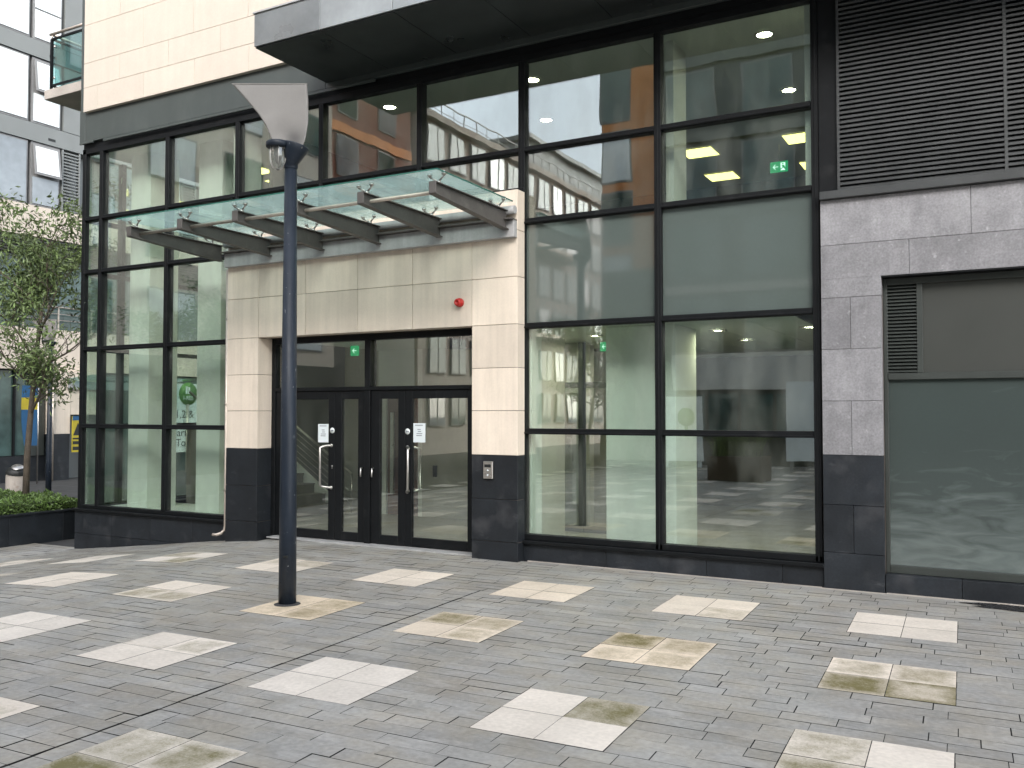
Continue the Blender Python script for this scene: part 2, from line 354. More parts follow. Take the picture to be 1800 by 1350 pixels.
# pale 2 x 2 slabs: subdivided so the algae can be strongest in the middle of a slab
moss_of = {(0,2):(.0,.62,.0,.0), (-1,0):(.05,.0,.05,.15), (-1,1):(.42,.22,.0,.1), (0,1):(.48,.25,.1,.28), (1,1):(.22,.25,.55,.62), (1,2):(.40,.0,.45,.1),
           (-2,1):(.1,.45,.3,.22), (-3,1):(.0,.05,.32,.28), (-1,3):(.45,.30,.55,.35), (0,0):(0,.05,.1,.3), (-3,2):(.0,.0,.06,.0), (-2,2):(.1,.08,.05,.05), (-2,0):(.05,.0,.0,.0), (1,0):(0,0,0,0)}
warm_of = {(-1,0):.5, (-1,1):.55, (0,1):.7, (0,0):.35, (-2,0):.3, (-2,1):.8, (1,1):.35, (-3,0):.25}
sm = MB(); moss = []; inner = []; warm = []
for j in range(0, jmax):
    for i in range(-8, 6):
        mo = moss_of.get((i, j)) or tuple(rnd.choice((0,0,0,.1,.3)) for _ in range(4)); wa = warm_of.get((i, j), rnd.uniform(0,.25))
        for q in range(4):                    # far-left, far-right, near-left, near-right
            a0 = PER*i + (q % 2)*SLAB/2; b0 = -PER*j - (q//2)*SLAB/2
            x, y = P2(a0 + SLAB/4, b0 - SLAB/4)
            if not ok_ground(x, y): continue
            tn = rnd.uniform(.15, .8); K = 10; ia = rnd.choice((.95,.9,.7,.35,-.3)); of = rnd.uniform(-.05,.12) if mo[q] > .05 else 0; base = len(sm.v); gp = .0022; hh = rnd.uniform(-.0006, .0010)
            for r_ in range(K+1):
                for c_ in range(K+1):
                    u, v = c_/K, r_/K
                    x, y = P2(a0 + gp + (SLAB/2-2*gp)*u, b0 - gp - (SLAB/2-2*gp)*v)
                    sm.v.append((x, y, gh(x) + .0012 + hh)); d = min(u, 1-u, v, 1-v)*2
                    moss.append(mo[q]); inner.append((min(.36, d*.95)*ia if ia > 0 else .24 + max(-.3, -d*.6)) - .12 + of if mo[q] > .05 else -.1); warm.append(wa)
            for r_ in range(K):
                for c_ in range(K):
                    sm.face((base+r_*(K+1)+c_, base+(r_+1)*(K+1)+c_, base+(r_+1)*(K+1)+c_+1, base+r_*(K+1)+c_+1), 0, tn)
so_ = struct(sm.build('paving_slabs', M['slab']))
for nm, dat in (('moss', moss), ('inner', inner), ('warm', warm)):
    at = so_.data.attributes.new(nm, 'FLOAT', 'POINT'); at.data.foreach_set('value', dat)

# ------------------------------------------------------------------ the main building
B = thing('office_building', 'modern office building with black framed glazing, cream and grey stone cladding and dark overhang', 'building', (-5, .2, 0))
ROWS = [(.25,1.45),(1.515,2.668),(2.742,3.895),(3.957,4.738),(4.806,5.82)]
ZT = [1.4825, 2.705, 3.926, 4.772]
def mullion(x, z0, z1, w=.078, parent=B):
    q = MB().box(x-w/2, x+w/2, -.012, .11, z0, z1).box(x-.010, x+.010, -.020, -.012, z0, z1)
    q.build('mullion', M['black'], parent, .004)
def transom(x0, x1, z, h=.066, parent=B):
    MB().box(x0, x1, -.006, .10, z-h/2, z+h/2).box(x0, x1, -.026, -.006, z-h/2+.006, z-h/2+.026).build('transom', M['black'], parent, .004)
def pane(x0, x1, z0, z1, mt=None, y=.045):
    mt = mt or M['glass']
    tl = random.uniform(-.0014,.0014); t2 = random.uniform(-.0012,.0012)     # panes never sit perfectly flat
    th = .018; p = []
    for yy in (0, th):
        pass
    def pt(x, yy, z): return (x, y + yy + tl*(x-(x0+x1)/2) + t2*(z-(z0+z1)/2), z)
    MB().hexa([pt(x0,0,z0),pt(x1,0,z0),pt(x1,th,z0),pt(x0,th,z0),pt(x0,0,z1),pt(x1,0,z1),pt(x1,th,z1),pt(x0,th,z1)]).build('window_pane', mt, B)
def bays(xm, rows, zlo, zhi, spandrel=()):
    for k in range(len(xm)-1):
        a, b_ = xm[k]+.034, xm[k+1]-.034
        for r_, (z0, z1) in enumerate(rows):
            pane(a, b_, z0-.012, z1+.012, M['spandrel'] if r_ in spandrel else None)
HEAD = 5.82
# left glazed corner
XL = [-12.83, -12.42, -10.915, -9.62]
for x in XL[1:3]: mullion(x, .23, HEAD)
MB().box(-12.87, -12.79, -.012, .068, .18, HEAD+.08).build('mullion', M['black'], B, .004)
mullion(-9.585, .23, 3.80, .06); mullion(-9.475, 4.0, HEAD)
XLl = [-12.83, -12.42, -10.915, -9.59]; XLu = [-12.83, -12.42, -10.915, -9.475]
bays(XLl, ROWS[:3], 0, 0); bays(XLu, ROWS[3:], 0, 0)
for z in ZT:
    xr = -9.615 if z < 3.8 else -9.515
    for a, b_ in ((-12.79,-12.459),(-12.381,-10.954),(-10.876,xr)): transom(a, b_, z)
# side return of the corner
YS = [.03, .69, 1.75, 3.15]
for y in YS[1:]: MB().box(-12.875, -12.765, y-.039, y+.039, .23, HEAD).build('mullion', M['black'], B, .004)
for k in range(3):
    for z0, z1 in ROWS:
        MB().box(-12.83, -12.812, YS[k]+.04, YS[k+1]-.039, z0-.012, z1+.012).build('window_pane', M['glass'], B)
    for z in ZT: MB().box(-12.87, -12.77, YS[k]+.04, YS[k+1]-.04, z-.033, z+.033).build('transom', M['black'], B, .004)
MB().box(-12.87, -12.77, .07, 3.19, .17, .235).build('window_sill', M['black'], B, .004)
# band above the entrance
XM = [-9.475, -7.94, -6.35, -4.90]
for x in XM[1:3]: mullion(x, 4.33, HEAD)
bays(XM, [(4.33,4.738),(4.806,5.82)], 0, 0)
for k in range(3): transom(XM[k]+.039, XM[k+1]-.039, 4.772)
MB().box(-9.43, -4.86, -.03, .11, 4.275, 4.325).build('window_sill', M['black'], B, .004)
# right bays
XR = [-4.90, -3.235, -1.60]
mullion(XR[0], .24, HEAD, .084); mullion(XR[1], .24, HEAD); mullion(XR[2], .24, HEAD, .07)
bays(XR, [(.30,1.45)] + ROWS[1:], 0, 0, spandrel=(2,))
for k in range(2):
    for z in ZT: transom(XR[k]+.041, XR[k+1]-.039, z)
# head, bottom rails, sills
MB().box(-12.87, -1.55, -.012, .10, HEAD, 5.905).build('window_head', M['black'], B, .004)
MB().box(-12.79, -9.56, -.012, .10, .19, .247).box(-12.92, -9.53, -.085, .10, .155, .19).build('window_sill', M['black'], B, .005)
MB().box(-4.86, -1.565, -.012, .10, .235, .30).box(-4.85, -1.545, -.075, .10, .195, .235).build('window_sill', M['black'], B, .005)
# plinths
q = MB(); zj = lambda x: gh(x)
cuts = [-12.90,-12.011,-11.14,-10.27,-9.46]
for k in range(4):
    for (z0, z1) in ((-.197,.152),(-.62,-.203)): q.box(cuts[k]+.002, cuts[k+1]-.002, -.035, .1, z0, z1, 0, random.random())
for k, (y0, y1) in enumerate(((.1,1.6),(1.604,3.2))):
    q.box(-12.90, -12.7, y0, y1, -.62, .152, 0, random.random())
q.build('plinth', M['dark_stone'], B, .002)
q = MB(); cuts = [-4.86,-3.84,-2.72,-1.95,-1.55]
for k in range(4): q.box(cuts[k]+.002, cuts[k+1]-.002, -.030, .1, -.1, .192, 0, random.random())
q.build('plinth', M['dark_stone'], B, .002)
# cream portal: stone blocks with open joints over a backing
q = MB(); J = .0028
def blk(x0, x1, z0, z1, y0=-.18, y1=.02, t=None, mi=0): q.box(x0+J, x1-J, y0, y1, z0+J, z1-J, mi, random.random() if t is None else t)
XP = [-9.455,-8.867,-8.034,-7.174,-6.322,-5.47,-4.856]
zr = [2.715,3.262,3.80,4.27]
for k in range(6):
    for r_ in range(3): blk(XP[k], XP[k+1], zr[r_], zr[r_+1])
for (x0, x1) in ((XP[0],XP[1]),(XP[5],XP[6])):
    for (z0, z1) in ((1.207,1.72),(1.72,2.215),(2.215,2.715)): blk(x0, x1, z0, z1, y1=.10)
q.build('portal_cladding', M['cream'], B, .0025)
for (x0, x1) in ((XP[0],XP[1]),(XP[5],XP[6])):
    q = MB()
    for (z0, z1) in ((-.2,.215),(.215,.70),(.70,1.207)): blk(x0, x1, z0, z1, y1=.10)
    q.build('pillar_base', M['dark_stone'], B, .0025)
MB().box(-9.43,-4.87,.02,.25,2.73,4.26).box(-9.43,-8.88,.095,.25,-.2,2.73).box(-5.46,-4.87,.095,.25,-.2,2.73).box(-9.44,-8.885,-.165,.09,-.2,2.72).box(-5.455,-4.865,-.165,.09,-.2,2.72).box(-8.88,-5.455,-.165,.02,2.73,4.25).build('portal_wall', M['joint'], B)
# fascia band above glazing, cream wall, overhang
q = MB()
for (x0, x1, t) in ((-12.87,-12.78,.5),(-12.776,-7.84,.45),(-7.836,-1.3,.5)): q.box(x0, x1, -.045, .3, 6.0, 6.52, 0, t)
q.box(-12.87,-12.55,-.075,-.047,5.965,5.996).box(-12.30,-7.0,-.075,-.047,5.945,5.985)
q.build('fascia_band', M['fascia'], B, .003)
MB().box(-12.86, -1.3, .0, .3, 5.907, 5.998).build('head_closer', M['black'], B)
MB().box(-12.93,-12.74,-.02,.35,6.52,9.2).box(-12.93,-12.88,-.03,.35,6.0,6.515).build('corner_trim', M['fascia'], B, .003)
q = MB(); J = .0022; zz = [6.46,6.845,7.235,7.85,8.46,9.08,9.7]
offs = [-12.41,-11.88,-11.35,-11.89,-11.35,-11.88]
for r_ in range(6):
    xs_ = [-12.74]; x = offs[r_]
    while x < -1.4: xs_.append(x); x += 1.082
    xs_.append(-1.35)
    for k in range(len(xs_)-1):
        t = .98 if (r_ == 0 and k == 2) else random.uniform(.35,.6)
        blk(xs_[k], xs_[k+1], zz[r_], zz[r_+1], -.11, -.02, t)
q.build('stone_cladding', M['cream_up'], B, .002)
MB().box(-12.72,-1.36,-.018,.3,6.53,9.68).build('upper_wall', M['joint_l'], B)
OX = -7.82
q = MB(); x = OX; k = 0
while x < 3.2:
    q.box(x+.004, x+1.018, -1.357, -1.335, 6.085, 6.478, 0, (.12,.95,.85,.5,.4)[min(k,4)]); x += 1.022; k += 1  # panel tones paint in the sky reflection: first dark, next two pale
q.box(OX+.002, OX+.02, -1.333, .0, 6.085, 6.478, 0, .3)
ov = q.build('overhang_fascia', M['fascia_l'], B, .002)
q = MB(); x = OX; k = 0
while x < 3.2:
    q.box(x+.004, x+1.018, -1.333, -.046, 6.072, 6.083); x += 1.022
q.build('overhang_soffit', M['soffit'], B, .002)
MB().box(OX+.03, 3.2, -1.333, -.115, 6.09, 6.47).build('overhang_core', M['soffit'], B)
MB().box(OX-.01, 3.2, -1.375, -1.30, 6.482, 6.50).build('overhang_capping', M['beam_l'], B)
# black column strip and louvres on the right
MB().box(-1.562,-1.385,-.02,.1,3.835,6.07).build('column_cover', M['black'], B, .004)
q = MB()
for (x0, x1) in ((-1.36,.045),(.072,1.5),(1.53,3.2)):
    z = 3.865
    while z < 6.06:
        q.hexa([(x0,-.045,z),(x1,-.045,z),(x1,.03,z+.040),(x0,.03,z+.040),(x0,-.045,z+.021),(x1,-.045,z+.021),(x1,.03,z+.062),(x0,.03,z+.062)]); z += .0465
for x0, x1 in ((-1.384,-1.36),(.045,.072),(1.5,1.53)): q.box(x0, x1, -.052, .05, 3.855, 6.065)
q.build('louvre_screen', M['louvre'], B)
MB().box(-1.36,3.2,.055,.3,3.84,6.065).build('louvre_backing', M['soffit'], B)
MB().box(-1.545,3.2,-.115,.05,3.775,3.852).build('louvre_ledge', M['louvre'], B, .004)
# grey stone wall with the shop opening
q = MB(); J = .0016
XS0, XS1 = -1.548, -1.0
for (a, z0, z1) in ((((-1.548,-.232),(-.232,.86),(.86,2.0),(2.0,3.2)),3.328,3.773),): 
    for (x0, x1) in a: blk(x0, x1, z0, z1, -.06, .04)
for (x0, x1) in ((-.753,.36),(.36,1.4),(1.4,2.6),(2.6,3.2)): blk(x0, x1, 2.997, 3.328, -.06, .04)
# L-shaped corner stone
q.box(XS0+J, -.753-J, -.06, .04, 2.997+J, 3.328-J, 0, .4); q.box(XS0+J, XS1, -.06, .04, 2.813+J, 2.997+J-.0002, 0, .4)
for z0, z1, sp in ((2.312,2.813,1),(1.812,2.312,0),(1.291,1.812,1)):
    if sp: blk(XS0, -1.278, z0, z1, -.06, .04); blk(-1.278, XS1, z0, z1, -.06, .04)
    else: blk(XS0, XS1, z0, z1, -.06, .04, .75)
q.build('grey_stone_cladding', M['grey_stone'], B, .002)
q = MB(); J = .002
blk(XS0, XS1, .812, 1.291, -.06, .04); blk(XS0, -1.27, .352, .812, -.06, .04); blk(-1.27, XS1, .352, .812, -.06, .04); blk(XS0, XS1, -.1, .352, -.063, .04)
for (x0, x1) in ((XS1+.002,-.352),(-.352,.6),(.6,1.7),(1.7,3.2)): blk(x0, x1, -.1, .178, -.03, .12)
q.build('dark_stone_base', M['dark_stone'], B, .002)
MB().box(-1.54,-1.003,.042,.4,-.1,3.77).box(-1.0,3.2,.042,.4,3.0,3.77).build('pier_wall', M['joint'], B)
# shop window
SH = MB()
SH.box(-1.0,-.962,.07,.16,.178,2.985).box(-.962,3.2,.07,.16,2.92,2.985).box(-.962,3.2,.065,.16,2.012,2.075).box(-.962,3.2,.065,.16,.178,.252).box(-.707,-.655,.07,.16,2.075,2.92)
shop = SH.build('shop_window_frame', M['greenframe'], B, .004)
q = MB(); z = 2.085
while z < 2.90:
    q.hexa([(-.962,.075,z),(-.707,.075,z),(-.707,.12,z+.026),(-.962,.12,z+.026),(-.962,.075,z+.010),(-.707,.075,z+.010),(-.707,.12,z+.034),(-.962,.12,z+.034)]); z += .0335
q.build('shop_louvre', M['greenframe'], B)
MB().box(-.962,-.707,.125,.155,2.075,2.92).box(-.655,3.2,.10,.155,2.076,2.919).build('shop_panel', M['greenpanel'], B)
MB().box(-1.0,3.2,-.058,.065,2.985,2.996).build('opening_head', M['black'], B)
def dusty():
    mt = mat('dusty dark glass', (.012,.020,.018), .10, n1=(1,.2), n2=(40,.1), coat=.0, rvar=.06)
    t = mt.node_tree; L = t.links.new; p = t.nodes['Principled BSDF']; old = p.inputs['Base Color'].links[0].from_socket
    geo = N(t, 'NewGeometry'); sx = N(t, 'SeparateXYZ'); L(geo.outputs['Position'], sx.inputs[0])
    zm = N(t, 'MapRange'); L(sx.outputs['Z'], zm.inputs['Value'])
    for k, v in zip(('From Min','From Max','To Min','To Max'), (.25,1.4,.34,-.25)): zm.inputs[k].default_value = v
    mp = N(t, 'Mapping'); mp.inputs['Scale'].default_value = (1.2,1,5); mp.inputs['Rotation'].default_value = (0,.12,0); L(geo.outputs['Position'], mp.inputs['Vector'])
    nz = N(t, 'TexNoise', Scale=1.9, Detail=9, Distortion=1.1); L(mp.outputs[0], nz.inputs['Vector'])
    ad = N(t, 'Math', operation='ADD'); L(nz.outputs['Fac'], ad.inputs[0]); L(zm.outputs[0], ad.inputs[1])
    mr = N(t, 'MapRange'); L(ad.outputs[0], mr.inputs['Value'])
    for k, v in zip(('From Min','From Max','To Min','To Max'), (.44,1.10,.20,.75)): mr.inputs[k].default_value = v
    m2 = N(t, 'Mix', data_type='RGBA'); L(mr.outputs[0], m2.inputs['Factor']); L(old, m2.inputs['A']); m2.inputs['B'].default_value = (.205,.24,.232,1)
    L(m2.outputs['Result'], p.inputs['Base Color']); return mt
MB().box(-.962,3.2,.105,.13,.252,2.012).build('shop_glass', dusty(), B)
# shell behind
MB().box(-12.93,3.2,.32,12,6.1,12).box(-12.9,-12.7,3.2,12,-.6,6.1).box(-12.7,3.2,8.6,12,-.6,6.1).box(-1.36,3.2,.42,8.6,-.6,3.75).box(-1.3,3.2,.32,8.6,3.85,6.1).build('building_shell', M['bgpanel'], B)

# ------------------------------------------------------------------ entrance doors
DY = .10
D = MB()
D.box(-8.867,-8.80,DY-.02,.22,.0,2.712).box(-5.53,-5.472,DY-.02,.22,.0,2.712).box(-8.80,-5.53,DY-.02,.22,2.64,2.712).box(-8.80,-5.53,DY-.022,.22,1.985,2.035).box(-7.255,-7.165,DY-.021,.22,.0,1.985).box(-7.255,-7.165,DY-.021,.22,2.035,2.64)
D.build('door_frame', M['black'], B, .004)
for x0, x1 in ((-8.80,-7.255),(-7.165,-5.53)): MB().box(x0, x1, DY+.03, DY+.045, 2.03, 2.645).build('window_pane', M['glass_clear'], B)
MB().box(-8.80,-5.48,-.06,.20,.0,.014).build('door_threshold', M['beam_l'], B)
def leaf(x0, x1, gx0, gx1):
    q = MB(); z0, z1 = .022, 1.983; g0, g1 = .135, 1.875
    q.box(x0,gx0,DY,DY+.055,z0,z1).box(gx1,x1,DY,DY+.055,z0,z1).box(gx0,gx1,DY,DY+.055,z0,g0).box(gx0,gx1,DY,DY+.055,g1,z1)
    o = q.build('door_leaf', M['black'], B, .004)
    MB().box(gx0-.005, gx1+.005, DY+.02, DY+.034, g0-.005, g1+.005).build('door_glass', M['glass_clear'], o)
    return o
L1 = leaf(-8.797,-7.758,-8.55,-7.868); L2 = leaf(-7.752,-7.259,-7.642,-7.372); L3 = leaf(-7.161,-6.628,-7.02,-6.732); L4 = leaf(-6.622,-5.534,-6.518,-5.70)
def pull(p, x, sx, y0, zt=1.262, zb=.705):
    s = -1 if y0 < DY+.03 else 1
    pts = [(x,y0,zb)]
    for k in range(6):
        a = k/5*math.pi/2; pts.append((x + sx*.115*math.sin(a)*.9, y0 + s*(.055*(1-math.cos(a)) + .03*math.sin(a)), zb + .03*(1-math.cos(a))))
    pts2 = [(a, b_, zt-(c-zb)) for a, b_, c in reversed(pts)]
    MB().tube(pts + pts2, .0155, 12).lathe([(.001,0),(.024,0),(.024,.006),(.001,.006)], (x,y0,zb), (0,s,0), 14).lathe([(.001,0),(.024,0),(.024,.006),(.001,.006)], (x,y0,zt), (0,s,0), 14).build('handle', M['steel'], p)
pull(L1, -7.815, -1.15, DY); pull(L4, -6.585, .62, DY); pull(L4, -6.585, 1.0, DY+.055)
for p, x in ((L1,-7.80),(L4,-6.575)):
    MB().lathe([(.001,0),(.012,0),(.012,.004),(.001,.004)], (x,DY,.99), (0,-1,0), 12).box(x-.004,x+.004,DY-.003,DY,.955,.985).build('lock', M['steel'], p)
for p, x in ((L1,-7.80),(L4,-6.585)):
    s_ = MB().lathe([(.001,0),(.038,0),(.038,.003),(.001,.003)], (x,DY,1.46), (0,-1,0), 20).build('round_sticker', M['signwhite'], p)
    MB().box(x-.022,x+.022,DY-.0045,DY-.003,1.452,1.468).build('sticker_print', M['print'], s_)
for p, x in ((L2,-7.30),(L3,-7.12)):
    MB().tube([(x,DY,.98),(x,DY-.03,.98),(x,DY-.035,.90),(x,DY-.03,.87)], .011, 10).build('handle', M['steel'], p)
for nm, x0, x1, z0, z1 in (('left', -8.055,-7.875, 1.30,1.545), ('right', -6.505,-6.325, 1.325,1.565)):
    n_ = tag(MB().box(x0,x1,DY+.012,DY+.017,z0,z1).build('paper_notice', M['paper']), 'white paper notice taped to the glass of the '+nm+' wide door leaf', 'notice')
    p_ = MB()
    w = x1-x0
    for k, (a, b_, h) in enumerate(((.15,.8,.90),(.35,.62,.68),(.38,.66,.57),(.28,.75,.46),(.26,.72,.36))):
        p_.box(x0+w*a, x0+w*b_, DY+.010, DY+.0118, z0+(z1-z0)*h-.006, z0+(z1-z0)*h+.004)
    p_.build('notice_print', M['print'], n_)
# ------------------------------------------------------------------ interior
I = MB()
I.box(-12.75,-1.58,.13,8.6,-.6,.004)                                   # ground floor
I.build('interior_floor', M['floor_in'], B)
MB().box(-12.76,-9.72,.11,1.35,.006,.185).build('interior_ledge', M['white'], B)
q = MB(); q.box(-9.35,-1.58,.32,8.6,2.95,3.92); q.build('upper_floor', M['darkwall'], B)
q = MB(); q.box(-12.75,-1.32,.12,8.6,5.86,5.90); q.build('upper_ceiling', M['ceil'], B)
q = MB()
for i in range(7):
    for j in range(12):
        x0 = -5.25+i*.56; y0 = .2+j*.56
        if x0+.55 < -1.5: q.box(x0, x0+.552, y0, y0+.552, 2.705, 2.715)
q.build('lower_ceiling', M['ceil'], B)
MB().box(-9.2,-5.32,.26,4.2,2.74,2.80).build('lobby_ceiling', M['white'], B)
# walls
q = MB()
q.box(-9.35,-5.30,4.9,5.0,0,2.74).box(-5.34,-5.25,.26,1.9,0,2.74)
q.box(-12.6,-9.5,6.2,6.3,.0,5.85); q.build('lobby_wall', M['greywall'], B)
MB().box(-12.70,-9.0,2.95,3.05,.0,5.85).build('stair_wall', M['white'], B) if False else None
MB().box(-8.32,-5.34,2.95,3.1,.004,2.74).build('lobby_partition', M['greywall'], B)
dd = MB().box(-9.02,-8.42,2.96,3.0,.01,2.05).build('inner_door', M['wood'], B)
MB().box(-8.93,-8.86,2.90,2.93,.35,1.7).box(-8.91,-8.88,2.93,2.96,.5,.55).box(-8.91,-8.88,2.93,2.96,1.5,1.55).build('handle', M['steel'], dd)
MB().box(-9.22,-9.05,2.96,3.06,.004,2.74).box(-8.40,-8.32,2.95,3.06,.004,2.74).box(-9.05,-8.40,2.96,3.06,2.1,2.74).build('door_lining', M['white'], B)
MB().box(-8.10,-8.03,2.935,2.95,.66,.84).build('wall_plate', M['ink'], B)
# white columns
def column(x0,x1,y0,y1,z0,z1,mt='white'): MB().box(x0,x1,y0,y1,z0,z1).build('interior_column', M[mt], B, .006)
column(-12.33,-11.87,.48,1.05,.186,5.86); column(-12.66,-12.36,1.16,1.40,0.19,5.86); column(-10.86,-10.36,.55,1.1,.186,5.86)
column(-4.09,-3.24,.58,1.36,.004,2.70)
column(-9.70,-9.50,.14,.5,.0,5.86,'greywall'); column(-4.98,-4.84,.14,.4,0,2.7); column(-1.72,-1.60,.14,.5,3.93,5.86)
# upper room: back wall, partition
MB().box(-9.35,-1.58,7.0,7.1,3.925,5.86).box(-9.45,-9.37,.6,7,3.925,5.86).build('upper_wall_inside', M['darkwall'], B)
MB().box(-3.26,-3.17,.35,.8,3.925,5.86).build('upper_partition', M['greywall'], B)
# lower right room
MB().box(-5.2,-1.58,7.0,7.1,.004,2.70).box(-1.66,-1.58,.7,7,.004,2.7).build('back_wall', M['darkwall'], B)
q = MB()
for x in (-6.55,-5.85,-5.30,-4.72): q.box(x, x+.075, 2.45, 2.55, .004, 2.70)
q.box(-6.55,-4.65,2.47,2.53,2.05,2.13).box(-6.55,-4.65,2.47,2.53,.004,.09)
q.build('glazed_screen', M['greenframe'], B, .004)
q = MB(); q.box(-6.47,-5.86,2.49,2.50,.09,2.05).box(-5.77,-5.31,2.49,2.50,.09,2.05); q.build('screen_glass', M['glass_clear'], B)
# downlights and ceiling tile lights
def downlight(x, y, z, label, r=.085):
    t = thing('downlight', label, 'ceiling light', (x,y,z), 'lit ceiling lights')
    MB().lathe([(r*1.28,0),(r*1.28,-.012),(r,-.016),(r*.98,.0)], (x,y,z), (0,0,1), 24).build('rim', M['steel'], t)
    MB().lathe([(.001,-.004),(r*.97,-.004)], (x,y,z), (0,0,1), 24).build('diffuser', M['downlight'], t)
up = 5.858
downlight(-7.26,.60,up,'round lit downlight behind the upper window right of the lamp post head'); downlight(-5.10,.65,up,'round lit downlight at the top left corner of the upper sky reflecting window')
downlight(-2.24,.68,up,'topmost round lit downlight in the top right window'); downlight(-2.36,2.55,up,'round lit downlight in the lower right corner of the top right window'); downlight(-5.63,2.1,up,'round lit downlight seen through the sky reflection of the upper window')
lo = 2.703
downlight(-3.03,1.55,lo,'leftmost round downlight in the lower right hand shop room'); downlight(-3.09,3.15,lo,'middle round downlight deeper in the lower right hand shop room'); downlight(-1.98,1.65,lo,'round downlight at the right edge of the lower right hand window')
downlight(-4.65,1.55,lo,'round downlight beside the green exit sign left of the white pillar'); downlight(-5.6,2.1,lo,'round downlight at the left edge of the window beside the pillar with the intercom'); downlight(-4.95,3.6,lo,'lower round downlight deep behind the window beside the pillar with the intercom')
downlight(-6.60,.85,2.738,'round lit downlight over the entrance doors left of the black box')
def tile(x, y, lab, s=.50):
    t = thing('ceiling_panel', lab, 'ceiling light', (x,y,up), 'lit ceiling lights')
    MB().box(x-s/2,x+s/2,y-s/2,y+s/2,up-.012,up-.004).build('diffuser', M['tile_light'], t)
    f_ = s/2; MB().box(x-f_-.02,x-f_-.001,y-f_-.02,y+f_+.02,up-.014,up-.003).box(x+f_+.001,x+f_+.02,y-f_-.02,y+f_+.02,up-.014,up-.003).box(x-f_,x+f_,y-f_-.02,y-f_-.001,up-.014,up-.003).box(x-f_,x+f_,y+f_+.001,y+f_+.02,up-.014,up-.003).build('rim', M['white'], t)
tile(-4.19,4.70,'square lit ceiling panel at left of the three in the upper right window'); tile(-4.27,6.30,'square lit ceiling panel lowest and nearest the middle in the upper right window'); tile(-2.60,4.68,'square lit ceiling panel at the right edge of the upper right window'); tile(-2.66,6.30,'small cut off lit ceiling panel at the right edge below the larger one in the upper right window')
tile(-11.2,2.05,'triangular looking lit ceiling panel left of the lamp post head'); tile(-10.15,1.95,'lit ceiling panel just right of the lamp post head'); tile(-11.3,2.9,'lit ceiling panel left of the lamp post just above the glass canopy'); tile(-9.75,2.9,'sliver of lit ceiling panel right of the lamp post just above the glass canopy')
def exit_sign(x, y, z, w, h, label, arrow_only=False):
    t = tag(MB().box(x,x+w,y,y+.02,z,z+h).build('exit_sign', M['green_sign']), label, 'exit sign')
    s = h; cx = x + w*.30 if not arrow_only else x + w*.5; cz = z + h*.5; a = h*.24
    yy = y-.002; p = MB()
    p.poly([(cx-a,yy,cz),(cx-a*.1,yy,cz+a),(cx+a*.15,yy,cz+a),(cx-a*.45,yy,cz+a*.12),(cx+a*1.1,yy,cz+a*.12),(cx+a*1.1,yy,cz-a*.12),(cx-a*.45,yy,cz-a*.12),(cx+a*.15,yy,cz-a),(cx-a*.1,yy,cz-a)][::-1])
    p.build('arrow', M['white_sign'], t)
    if not arrow_only:
        r_ = MB(); bx = x + w*.60; bw = w*.26
        r_.box(bx,bx+bw,yy,y-.0005,z+h*.14,z+h*.86).build('running_man_panel', M['white_sign'], t)
        g_ = MB(); c0 = bx+bw*.5
        g_.box(c0-.012,c0+.012,yy-.002,yy-.0005,z+h*.68,z+h*.80).poly([(c0-.02,yy-.002,z+h*.62),(c0+.02,yy-.002,z+h*.62),(c0+.03,yy-.002,z+h*.40),(c0-.005,yy-.002,z+h*.40)][::-1]).poly([(c0,yy-.002,z+h*.42),(c0+.03,yy-.002,z+h*.42),(c0+.05,yy-.002,z+h*.18),(c0+.03,yy-.002,z+h*.18)][::-1]).poly([(c0-.05,yy-.002,z+h*.26),(c0+.0,yy-.002,z+h*.42),(c0+.02,yy-.002,z+h*.42),(c0-.03,yy-.002,z+h*.2)][::-1])
        g_.build('running_man', M['green_sign'], t)
    MB().box(x+w*.5-.004,x+w*.5+.004,y+.006,y+.014,z+h,z+h+.25 if z > 3 else z+h+.02).build('hanger', M['steel'], t)
exit_sign(-2.93, 4.0, 5.19, .25, .155, 'green exit sign with white arrow and running figure in the upper right window')
exit_sign(-4.79, 2.05, 2.53, .115, .125, 'small green exit sign with arrow beside the white pillar in the right hand window', True)
exit_sign(-8.72, 1.6, 2.56, .15, .155, 'small green exit sign with white arrow in the glass above the left doors', True)
bx = thing('door_closer_box', 'black door operator box hanging behind the glass above the right doors', 'door operator', (-5.75,.3,2.55))
MB().box(-6.07,-5.49,.20,.42,2.49,2.66).build('casing', M['black'], bx, .01)
MB().box(-5.97,-5.93,.196,.2,2.555,2.595).build('label_plate', M['print'], bx)
MB().tube([(-5.83,.19,2.68),(-5.845,.19,2.64),(-5.83,.185,2.60),(-5.845,.188,2.55)], .006, 8).build('cable', M['paper'], bx)
